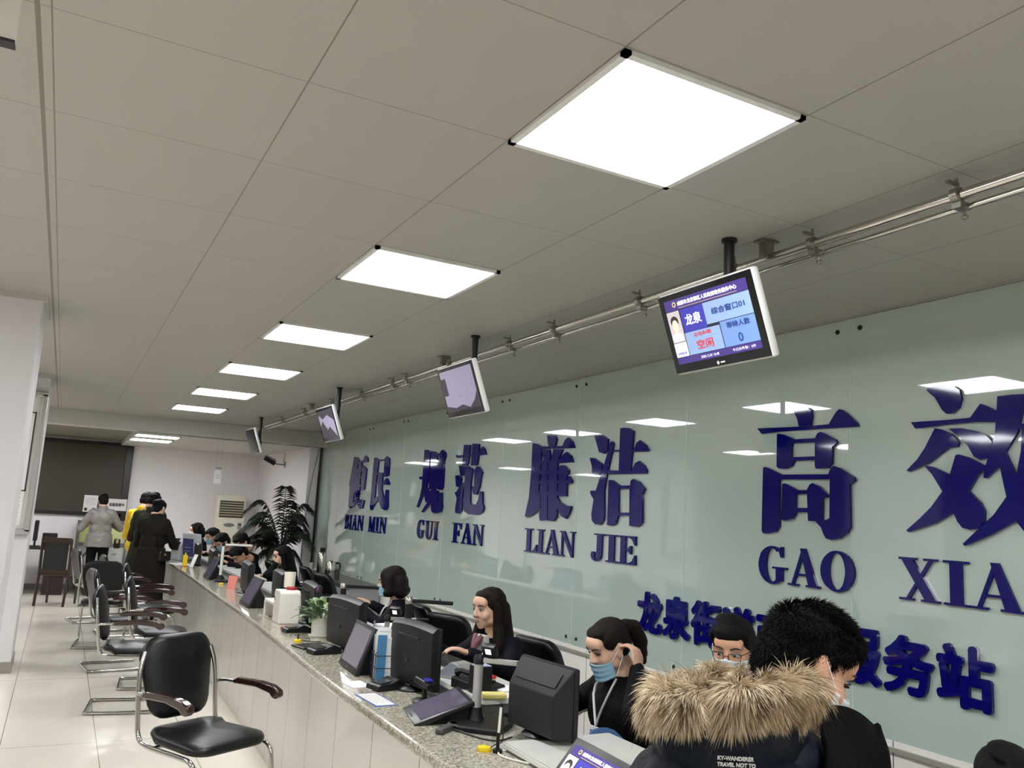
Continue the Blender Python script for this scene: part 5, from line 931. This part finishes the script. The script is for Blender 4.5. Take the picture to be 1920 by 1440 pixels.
def person(label,pos,face_deg,pose='sit',hd=None,pitch=0,yaw=0,roll=0,style='short',hm=None,top=M_navy,bot=M_trou,skin=SKINP,h=1.0,lean=0,la=None,ra=None,msk=None,vs=.010,eyes=True,closed=False,gaze=(0,0),bulk=1.0,coat=None,lips=True,twist=0,group=None,collar=True,hoodm=None,curl=.6,lh=None,rh=None,hicol=0,mtop=-.012):
    """pos: world position of the middle of the head; face_deg: body heading in the plan (0=+X, 90=+Y).  la/ra: (elbow, wrist) in local coordinates"""
    pelz=.56 if pose=='sit' else .93*h; hipz=pelz
    nz=pos[2]-.135*h         # base of the skull / neck top
    # body leans forward by `lean` metres at the shoulders
    th=math.radians(face_deg-90); Rz=Matrix.Rotation(th,3,'Z')
    hl=V((0,lean+.075,pos[2])); base=V(pos)-Rz@V((hl.x,hl.y,pos[2])); base.z=0
    root=thing('person',label,'person',base,th,group)
    neck=V((0,lean+.018,nz)); ch=V((0,lean*.82-.0,nz-.17*h)); sh=nz-.075*h; pel=V((0,0,pelz)); wa=V((0,lean*.4,(pelz+ch.z)/2))
    H=Matrix.Translation(hl)@Euler((math.radians(-pitch),math.radians(roll),math.radians(yaw)),'XYZ').to_matrix().to_4x4()
    S=[V((sx*.155*h,lean*.95-.01,sh)) for sx in(-1,1)]
    if la is None: la=((-.235,lean+.06,.79 if pose=='sit' else pelz+.16),(-.14,lean+.28,.905 if pose=='sit' else pelz+.10))
    if ra is None: ra=((.235,lean+.06,.79 if pose=='sit' else pelz+.16),(.14,lean+.28,.905 if pose=='sit' else pelz+.10))
    A=[(V(la[0]),V(la[1])),(V(ra[0]),V(ra[1]))]
    ky=min(.42,max(.14,base.x-1.80-.16))
    if pose=='sit': Lg=[(V((sx*.09,.0,pelz-.02)),V((sx*.11,ky,.50)),V((sx*.11,ky-.08,.10)),V((sx*.11,ky+.02,.035))) for sx in(-1,1)]
    else: Lg=[(V((sx*.085,0,pelz-.04)),V((sx*.095,.02,.49*h)),V((sx*.10,-.01,.09)),V((sx*.115,.10,.035))) for sx in(-1,1)]
    # ---- the body: one continuous surface
    b=MB(); head(b,H,h)
    cap(b,H@V((0,-.04*h,-.11*h)),neck+V((0,-.01,-.01)),.052*h,.056*h); cap(b,neck,ch,.06,.11)
    b.ell(ch,(.15*h,.10,.16)); b.ell(wa,(.12,.09,.16)); b.ell(pel,(.145,.105,.13))
    for i in(0,1):
        cap(b,S[i]*.9+ch*.1,S[i],.055,.05); cap(b,S[i],A[i][0],.044,.036); cap(b,A[i][0],A[i][1],.036,.025)
        hip,kn,an,to=Lg[i]; cap(b,hip,kn,.075,.052); cap(b,kn,an,.050,.034); cap(b,an,to,.034,.03)
        hs=(lh,rh)[i]; d=(hs[0] if hs else A[i][1]-A[i][0]); pn=(hs[1] if hs else (0,0,-1)); cu=hs[2] if hs and len(hs)>2 else curl
        hand(b,A[i][1],A[i][0],d,pn,.98*h,cu,side=(1 if i==0 else -1))
    body=link_mesh('body',voxel(b,min(vs,.0085),2),skin,root)
    # ---- clothes
    b=MB(); k=bulk
    T=.018*k
    b.ell(ch+V((0,0,-.0)),(.165*h*(.85+.15*k)+T,.112*k+T*.6,.17)); b.ell(ch+V((0,0,.07)),(.15*h,.085*k+T*.5,.075)); 
    b.ell(wa,(.140*k+T*.6,.108*k+T*.4,.17+.0)); b.ell(pel+V((0,0,.03)),(.160*k+T*.5,.128*k,.15))
    cap(b,ch,wa,.115*k,.11*k)
    for i in(0,1):
        cap(b,S[i]*.6+V((0,lean*.95,nz-.03))*.4,S[i],.055*k,.058*k); cap(b,S[i],A[i][0],.062*k,.050*k); e2=A[i][1]-(A[i][1]-A[i][0]).normalized()*.012; cap(b,A[i][0],e2,.050*k,.036*k)
    if collar: b.lathe(neck+V((0,-.012,-.075)),[(.085,0),(.075,.05),(.066,.085),(.058,.085),(.058,.02)][:4],20)
    if hicol: b.lathe(neck+V((0,-.018,-.07)),[(.10,0),(.086,.05),(.078,.12),(.070,.125),(.070,.06)][:4],20)
    if coat: # long coat skirt
        b.loft([(pel+V((0,0,.12)),.165*k,.13*k),(pel+V((0,0,-.10)),.19*k,.16*k),(pel+V((0,0.0,-coat)),.20*k,.17*k)],24)
    if pose=='sit':
        for i in(0,1): pass
    jm=voxel(b,vs,3)
    rn=(3.1 if len(label)%2 else 7.7)
    displace(jm,lambda c:.006*noise.noise(c*9+V((rn,rn,0)))+.004*noise.noise(c*24))
    link_mesh('jacket' if not coat else 'coat',jm,top,root)
    b=MB()
    for i in(0,1):
        hip,kn,an,to=Lg[i]; cap(b,hip,kn,.092,.066); cap(b,kn,an+V((0,0,.02)),.066,.052)
    b.ell(pel+V((0,0,-.02)),(.155,.118,.12)); link_mesh('trousers',voxel(b,.014,2),bot,root)
    for i in(0,1):
        hip,kn,an,to=Lg[i]; b=MB(); cap(b,an+V((0,-.02,-.045)),to+V((0,.03,0)),.042,.034); cap(b,an,an+V((0,0,-.04)),.042,.042)
        for v in b.bm.verts: v.co.z=max(v.co.z,.002)
        link_mesh('shoe',voxel(b,.010,1),M_shoe,root)
    if style: hair(root,H,style,hm or M_hair,h,vs=.006 if vs<.009 else .008)
    if eyes: face_parts(root,H,h,lips=lips and not msk,gaze=gaze,closed=closed)
    if msk: mask(root,H,msk,h,top=mtop)
    root['_']=0; del root['_']
    return root,H,Rz,base
def local(root,w):
    return root.matrix_basis.inverted()@V(w)
M_wlan=mat('white lanyard',(228,228,224),.5); M_tie=mat('striped scarf',(120,80,84),.6,bump=(80,.3))
# --- ponytailed clerk
r,H,Rz,base=person('ponytailed clerk in black with a pulled down blue mask, fist held at her ear',(2.31,3.30,1.085),184,'sit',pitch=24,yaw=-4,style='pony',hm=M_hairb,top=M_blkc,vs=.007,closed=True,lean=.04,
  la=((-.25,.17,.85),(-.165,.075,1.015)),ra=((.22,.12,.80),(.12,.32,.91)),lh=((.25,-.05,.95),(.9,.25,.1),1.7),msk=M_mask,mtop=-.036,gaze=(0,-1))
MB().tube([(-.05,.10,.95),(-.055,.145,.89),(-.02,.165,.80),(.0,.17,.74)],.007,n=6,smooth=1,prof=(1,.4)).tube([(.05,.10,.95),(.06,.145,.89),(.02,.165,.80),(.0,.17,.74)],.007,n=6,smooth=1,prof=(1,.4)).build('lanyard',M_wlan,r,smooth=True)
c=MB().box((0,.178,.69),(.060,.004,.10),bev=.002).build('name_badge',M_pap,r); MB().box((0,.1815,.71),(.050,.002,.022)).build('blue_field',mat('badge blue',(44,76,160),.4),c)
MB().lathe(H@V((0,-.108,.05)),[(.022,-.006),(.026,0),(.022,.006)],14,axis=H.to_3x3()@V((0,-1,.0))).build('hair_tie',mat('pale hair tie',(180,160,150),.6),r)
# --- long haired clerk
r,H,Rz,base=person('long-haired clerk in a dark suit and striped scarf, mouth slightly open, no mask',(2.33,4.58,1.105),192,'sit',pitch=6,yaw=2,style='long',hm=M_hairb,top=M_navy,vs=.007,gaze=(.3,0),
  la=((-.25,.10,.80),(-.16,.33,.885)),ra=((.26,.12,.78),(.19,.36,.885)))
MB().prism([(-.045,.0),(.045,0),(.035,-.20),(.0,-.24),(-.035,-.20)],(0,.095,.955),(1,0,0),(0,.20,.98),(0,1,0),.045).build('shirt_front',M_white,r,bev=.004)
MB().tube([(-.03,.135,.955),(-.01,.16,.91),(.0,.175,.86)],[.016,.02,.012],n=8).tube([(.03,.135,.955),(.01,.16,.91),(.01,.17,.84)],[.016,.02,.012],n=8).build('scarf',M_tie,r,smooth=True)
for x in(-1,1): MB().ell(H@V((x*.086,.004,-.038)),(.006,.008,.009)).build('earring',M_wlan,r,smooth=True)
# --- bob haired clerk
person('clerk with a dark bob turned away, blue mask edge and white lanyard showing',(2.36,6.34,1.10),142,'sit',pitch=10,yaw=8,style='bob',hm=mat('brown black hair',(24,15,14),.5,bump=(60,.5,(9,9,.7)),spec=.15),top=M_navy,vs=.009,msk=M_mask,lean=.02)
r=[o for o in COL.objects if o.get('label','').startswith('clerk with a dark bob')][0]
MB().tube([(.075,.02,.975),(.105,.10,.90),(.07,.155,.82),(.02,.17,.74)],.008,n=6,smooth=1,prof=(1,.4)).tube([(-.06,.08,.95),(-.04,.15,.88),(-.01,.17,.78)],.007,n=6,smooth=1,prof=(1,.4)).build('lanyard',M_wlan,r,smooth=True)
# --- clerk resting her chin
person('long black haired clerk resting her chin on her hand beside the palm',(2.40,10.23,1.045),178,'sit',pitch=12,yaw=-2,style='long',top=M_blkc,vs=.010,skin=SKINP,lean=.10,closed=True,
  la=((-.16,.36,.83),(-.035,.245,.955)),lh=((.10,-.35,.9),(0,.1,.5),.9),ra=((.25,.16,.76),(.12,.34,.80)),curl=.7)
# --- far cluster behind the counter
person('clerk with white mask at the far counter end, leftmost of the seated staff',(1.98,14.5,1.165),190,'sit',pitch=12,style='bob',top=M_blkc,vs=.012,msk=M_wmask,bulk=.95)
r,H,Rz,b0=person('clerk in thin glasses and mask at the far end, reading a sheet',(2.10,13.55,1.115),186,'sit',pitch=18,style='short',hm=M_hair,top=M_navy,vs=.012,msk=M_mask)
def glasses(par,H,m=M_bp,s=1):
    b=MB()
    for x in(-1,1): b.tube([(x*.010,.106,.010),(x*.014,.107,.016),(x*.050,.096,.016),(x*.056,.093,.008),(x*.052,.094,-.014),(x*.040,.100,-.020),(x*.018,.106,-.018),(x*.010,.107,-.006)],.0018,n=6,closed=True); b.tube([(x*.056,.092,.010),(x*.080,.04,.012),(x*.085,-.012,.006)],.0018,n=6)
    b.tube([(-.010,.106,.004),(0,.109,.007),(.010,.106,.004)],.0018,n=6)
    me=b.mesh('g',True); me.transform(H@Matrix.Scale(s,4)); return link_mesh('glasses',me,m,par)
glasses(r,H,mat('thin black rim',(20,20,22),.3))
person('dark haired figure in black bending low over the desk, farthest of the bent pair',(2.12,12.75,1.075),200,'sit',pitch=38,style='short',top=M_blkc,vs=.012,msk=M_mask,lean=.14)
person('dark haired figure in a black padded jacket leaning behind the white document camera',(2.24,11.95,1.115),205,'sit',pitch=42,style='short',top=M_blkc,vs=.012,bulk=1.25,lean=.16)
person('bent figure in black with brown face lowered to the desk beside the dark monitor',(2.06,11.05,1.005),196,'sit',pitch=52,style='short',top=M_blkc,vs=.012,bulk=1.2,lean=.22,skin=SKIN,closed=True)
# --- clerk with glasses
r,H,Rz,b0=person('clerk with black glasses and white mask, facing the viewer behind the fur hood',(2.41,2.585,1.182),212,'sit',pitch=10,yaw=0,style='short',top=M_navy,vs=.007,msk=mat('pale mask',(206,222,230),.6),skin=SKIN,gaze=(.4,-.2),lean=.03,la=((-.23,.08,.82),(-.10,.27,.70)),ra=((.23,.08,.82),(.10,.27,.70)))
glasses(r,H,mat('thin black rim',(20,20,22),.3))
# --- clerk cut by the frame
person('clerk in black cut by the right frame edge, only ear and shoulder showing',(2.21,1.36,1.015),240,'sit',pitch=16,style='short',top=M_blkc,vs=.008,skin=SKIN,bulk=1.15,msk=M_wmask)
# --- standing visitors at the far end
M_olive=mat('dark olive coat',(44,44,32),.75,bump=(90,.3),spec=.15); M_dcoat=mat('near black coat',(30,27,24),.85,bump=(90,.3),spec=.15); M_yj=mat('yellow jacket',(214,176,20),.5); M_gpuf=mat('silver grey down',(122,117,112),.45,bump=(14,.9,(.25,.25,1.5)),spec=.5)
person('woman in a long near black coat with a small bag, standing at the counter',(1.17,12.25,1.515),62,'stand',h=.94,pitch=24,yaw=-12,style='bun',hicol=1,top=M_dcoat,coat=.62,vs=.011,bulk=1.12,la=((-.24,.14,1.03),(-.10,.36,1.08)),ra=((.24,.14,1.03),(.10,.36,1.08)),skin=SKINP,lean=.04)
person('visitor in a dark olive parka with a raised collar, behind the black coated woman',(1.16,13.1,1.60),70,'stand',h=.98,pitch=22,yaw=-20,style='short',hicol=1,top=M_olive,coat=.32,vs=.012,bulk=1.25,lean=.03)
person('visitor in a bright yellow jacket, mostly hidden by the olive parka',(1.12,13.75,1.60),60,'stand',h=.98,pitch=20,style='short',hicol=1,top=M_yj,vs=.012,bulk=1.2,bot=mat('grey trousers',(150,148,146),.8))
r,H,Rz,b0=person('man in a silver grey down jacket and black trousers, back to the hall',(.62,15.80,1.545),94,'stand',h=.96,pitch=14,style='short',hicol=1,coat=.10,top=M_gpuf,vs=.010,bulk=1.18,la=((-.30,.02,1.08),(-.19,.26,1.14)),ra=((.31,.04,1.10),(.18,.28,1.16)),bot=M_blkc)
for x in(-1,1): MB().tube([(x*.165,.0,.86),(x*.165,.01,.6),(x*.155,0,.3),(x*.15,0,.12)],.006,n=6,prof=(.4,1.4)).build('trouser_stripe',M_wlan,r,smooth=True)
b=MB(); b.box((0,0,0),(.16,.09,.13),bev=.02); hb=b.build('shoulder_bag',mat('black bag leather',(18,18,20),.3),loc=(1.27,12.0,.90),rot=(0,0,.3)); tag(hb,'small black shoulder bag with a bright clasp, hanging at the black coated woman','bag')
MB().ell((.0,-.047,.02),(.014,.006,.014)).build('clasp',mat('gold clasp',(220,200,130),.2,metal=1),hb,smooth=True); MB().tube([(-.07,0,.05),(-.10,.08,.32),(-.10,.16,.53)],.006,n=6,smooth=1).build('strap',M_blkc,hb,smooth=True)
sb=MB().box((0,0,0),(.10,.07,.16),bev=.02).build('side_bag',mat('black bag leather',(18,18,20),.3),loc=(.90,15.62,.86)); tag(sb,'small dark bag with a tan patch hanging at the hip of the grey jacket man','bag'); MB().box((0,-.037,.03),(.04,.004,.05)).build('tan_patch',mat('tan patch',(150,130,90),.5),sb)
pa=MB().box((0,0,0),(.03,.20,.004)).build('paper_sheet',M_pap,loc=(.43,14.7,.50),rot=(.35,0,-.4)); tag(pa,'white sheet lying across the front edge of the wooden chair','paper')
pa=MB().box((0,0,0),(.16,.004,.10)).build('mobile_phone',mat('phone',(60,50,50),.3),loc=(1.44,12.62,1.08),rot=(.9,0,.2)); tag(pa,'dark mobile phone held up by the standing visitors','phone')
# ================================================================ the man in the fur trimmed parka, closest to the viewer
M_park=mat('blue black parka cloth',(20,26,36),.6,bump=(35,.35),spec=.2); M_parkd=mat('black parka lining',(10,10,11),.85,bump=(60,.4),spec=.1)
HP=V((1.400,1.288,1.382))
th=math.radians(-6-90)
r=thing('person','man in a dark parka with a fawn fur trimmed hood, leaning over the counter','person',(.80,1.27,0),th)
Rw=Matrix.Rotation(th,4,'Z'); INV=(Matrix.Translation((.80,1.27,0))@Rw).inverted()
def LW(*p): return INV@V(p)
def LD(*p): return INV.to_3x3()@V(p)
# head frame in world: looking to +X, slightly -Y, bowed
def hframe(pos,yaw,pitch,roll):
    return INV@(Matrix.Translation(pos)@Matrix.Rotation(math.radians(yaw-90),4,'Z')@Matrix.Rotation(math.radians(-pitch),4,'X')@Matrix.Rotation(math.radians(roll),4,'Y'))
H=hframe(HP,-18,31,-4)
b=MB(); head(b,H,.97,neck=False)
nk=LW(1.315,1.285,1.25); ch=LW(1.13,1.285,1.13); sh=[LW(1.22,1.43,1.15),LW(1.19,1.13,1.17)]
pel=LW(.84,1.27,.93); wa=LW(.98,1.28,1.02)
cap(b,H@V((0,-.03,-.05)),nk,.055,.060); cap(b,nk,ch,.06,.11); b.ell(ch,(.15,.12,.13)); b.ell(wa,(.13,.12,.12)); b.ell(pel,(.15,.11,.13))
EL=[LW(1.37,1.50,1.00),LW(1.38,1.06,.99)]; WR=[LW(1.62,1.50,.935),LW(1.60,1.10,.935)]
for i in(0,1):
    cap(b,ch,sh[i],.07,.055); cap(b,sh[i],EL[i],.048,.038); cap(b,EL[i],WR[i],.038,.027); hand(b,WR[i],EL[i],WR[i]-EL[i],(0,0,-1),1,.5,side=(1 if i==0 else -1))
lg=[(LW(.84,1.37,.90),LW(.90,1.37,.48),LW(.84,1.38,.09),LW(.96,1.38,.035)),(LW(.84,1.17,.90),LW(.88,1.16,.48),LW(.80,1.15,.09),LW(.92,1.15,.035))]
for hip,kn,an,to in lg: cap(b,hip,kn,.08,.055); cap(b,kn,an,.052,.036); cap(b,an,to,.034,.03)
link_mesh('body',voxel(b,.006,2),SKIN,r)
face_parts(r,H,.97,lips=False,closed=True); mask(r,H,M_wmask,.97,top=-.02)
# strap from ear to mask, bright against the cheek
hr=hair(r,H,'short',M_hair,.92,vs=.006)
rnd=random.Random(5); me=hr.data; me.update(); S_=[]; Hi=H.inverted()
for _ in range(13000):
    v=me.vertices[rnd.randrange(len(me.vertices))]; n=v.normal; lp=Hi@v.co
    flow=H.to_3x3()@V((lp.x*2+.25,.55 if lp.z>.06 else -.2,-.55 if lp.z<.09 else -.05)); flow=flow-n*flow.dot(n); d=(n*.30+flow*.6+V((rnd.uniform(-.2,.2),rnd.uniform(-.2,.2),rnd.uniform(-.2,.2)))).normalized()
    L_=rnd.uniform(.010,.022); p=v.co-n*.002; S_.append([p,p+d*L_*.5,p+(d+flow*.25).normalized()*L_])
b=MB(); strands(b,S_,.0010); b.build('hair_strands',M_hair,r)
# parka body
b=MB(); b.ell(ch,(.18,.14,.14)); b.ell(LW(1.08,1.28,1.05),(.17,.15,.15)); b.ell(LW(1.27,1.24,1.23),(.09,.10,.07)); b.ell(wa,(.17,.15,.17)); b.ell(pel+V((0,0,.02)),(.20,.17,.20)); b.ell(pel+V((0,0,-.14)),(.20,.17,.16))
for i in(0,1):
    cap(b,ch,sh[i],.085,.075); cap(b,sh[i],EL[i],.074,.062); cap(b,EL[i],WR[i]-(WR[i]-EL[i]).normalized()*.02,.072,.048)
pm=voxel(b,.008,4)
displace(pm,lambda c:.012*noise.noise(c*7)+.006*noise.noise(c*21))
link_mesh('parka',pm,M_park,r)
b=MB()
for hip,kn,an,to in lg: cap(b,hip,kn,.10,.075); cap(b,kn,an+V((0,0,.02)),.075,.058)
b.ell(pel+V((0,0,-.05)),(.17,.13,.12)); link_mesh('trousers',voxel(b,.014,2),M_trou,r)
for hip,kn,an,to in lg:
    b=MB(); d=(to-an); d.z=0; cap(b,an-d*.2+V((0,0,-.045)),to+d*.4,.044,.036); cap(b,an,an+V((0,0,-.04)),.044,.044)
    for v in b.bm.verts: v.co.z=max(v.co.z,.002)
    link_mesh('shoe',voxel(b,.010,1),M_shoe,r)
# hood lying on the back: a soft bag whose rim carries the fur
b=MB()
RIM=[LW(*p) for p in [(1.270,1.172,1.350),(1.21,1.150,1.362),(1.14,1.145,1.355),(1.075,1.155,1.350),(1.035,1.190,1.340),(1.020,1.265,1.322),(1.065,1.35,1.308),(1.17,1.425,1.306),(1.30,1.465,1.309),(1.40,1.465,1.318)]]
RIM2=[]
for a,c in zip(RIM,RIM[1:]):
    for k in range(4): RIM2.append(a.lerp(c,k/4))
RIM2.append(RIM[-1])
for a,c in zip(RIM2,RIM2[1:]): cap(b,a,c,.022,.022,10)
for a in RIM2: cap(b,a+V((0,0,-.01)),a.lerp(LW(1.20,1.30,1.20),.3)+V((0,0,-.07)),.026,.045,10)
b.ell(LW(1.18,1.30,1.22),(.13,.13,.07))
link_mesh('hood',voxel(b,.008,3),M_park,r)
# fur trim: dense strands growing from the rim
M_fur=mat('fawn fur',(206,186,152),.55,noise_=(24,(118,96,72),.16),spec=.3); M_furb=mat('pale fur',(228,214,188),.55,noise_=(30,(186,162,126),.2),spec=.3)
ctr=LW(1.19,1.30,1.36)
def furset(n,seed,r0,lmin,lmax,rad):
    rn=random.Random(seed); out=[]
    for _ in range(n):
        t=rn.random()*(len(RIM2)-1.001); i=int(t); p=RIM2[i].lerp(RIM2[i+1],t-i); tg=(RIM2[i+1]-RIM2[i]).normalized()
        o=(p-ctr); o.z=0; o.normalize(); a=rn.uniform(-1.15,2.35); n_=(o*math.cos(a)+V((0,0,1))*math.sin(a)); root=p+n_*rad*rn.uniform(.7,1)+tg*rn.uniform(-.006,.006)
        cl=noise.noise(root*19)*1.5; cl2=noise.noise(root*19+V((9,9,9)))*1.5
        d=(n_*.75+o*.35+V((0,0,-.25))+tg*cl+V((0,0,cl2*.5))+V((rn.uniform(-.22,.22),rn.uniform(-.22,.22),rn.uniform(-.22,.22)))).normalized()
        L_=rn.uniform(lmin,lmax)*(1+.7*noise.noise(root*23+V((4,0,0)))); g=V((0,0,-1)); P=[root]; q=root; dd=d
        for k in range(4): dd=(dd+g*.30+tg*cl*.15).normalized(); q=q+dd*L_/4; P.append(q)
        out.append(P)
    b=MB(); strands(b,out,r0); return b
b=MB()
for a,c in zip(RIM2,RIM2[1:]): cap(b,a,c,.026,.026,10)
fm=voxel(b,.008,2); 
displace(fm,lambda c:.010*noise.noise(c*60))
ft=link_mesh('fur_trim',fm,M_fur,r)
furset(15000,1,.0009,.022,.044,.026).build('fur_strands',M_fur,ft,smooth=False)
furset(7000,2,.0008,.026,.052,.026).build('pale_fur_strands',M_furb,ft,smooth=False)
furset(260,4,.0004,.055,.085,.026).build('guard_hairs',mat('dark guard hair',(70,56,44),.6),ft,smooth=False)
# stiff open collar flap on the far right
b=MB()
def flap(u,v):
    # u along from the neck to the tip, v from top to bottom
    top=V((1.325,1.185,1.325)).lerp(V((1.50,1.188,1.268)),u)+V((0,0,.018*math.sin(u*PI)+(.010 if u>.93 else 0))); bot=V((1.20,1.12,1.14)).lerp(V((1.43,1.14,1.12)),u)
    p=top.lerp(bot,v)+V((.0,-.03*math.sin(PI*v)*(1-.4*u),0)); p+=V((noise.noise(p*12),noise.noise(p*12+V((5,0,0))),0))*.010
    return INV@p
b.grid(flap,22,14); b.build('collar_flap',M_parkd,r,smooth=True,solid=.012)
def flap2(u,v):
    top=V((1.33,1.38,1.31)).lerp(V((1.46,1.36,1.25)),u); bot=V((1.24,1.46,1.19)).lerp(V((1.42,1.42,1.12)),u); return INV@(top.lerp(bot,v)+V((0,.03*math.sin(PI*v),0)))
MB().grid(flap2,14,10).build('collar_flap',M_parkd,r,smooth=True,solid=.012)

# printed lines on the back of the parka
from mathutils.bvhtree import BVHTree
hm_=[c for c in r.children if c.name.startswith('hood')][0].data
bvs=[BVHTree.FromPolygons([v.co.copy() for v in q.vertices],[tuple(p.vertices) for p in q.polygons]) for q in (pm,hm_)]
def stick(world_from,world_to):
    a=INV@V(world_from); d=(INV@V(world_to)-a).normalized(); return min((x for x in [t.ray_cast(a,d) for t in bvs] if x[0]),key=lambda x:x[3],default=(None,None,None,None))
M_print=mat('white print',(206,206,202),.6)
hit,nrm,_,_=stick((.5165,.5525,1.459),(1.033,1.105,1.268))
if hit:
    rt=(INV.to_3x3()@V((.62,-.74,-.10))).normalized(); rt=(rt-nrm*rt.dot(nrm)).normalized(); up=nrm.cross(rt)
    for k,(tx,w) in enumerate((('KY-WANDERER',.062),('TRAVEL NOT TO',.066),('ADVENTURE',.052))):
        place_text(tx,frame3(hit+nrm*.010+up*(.012-.012*k)-rt*.03,rt,up),M_print,r,'printed_lettering',.02,.0004,.0004,w,.008)
SC.collection.children.link(COL)
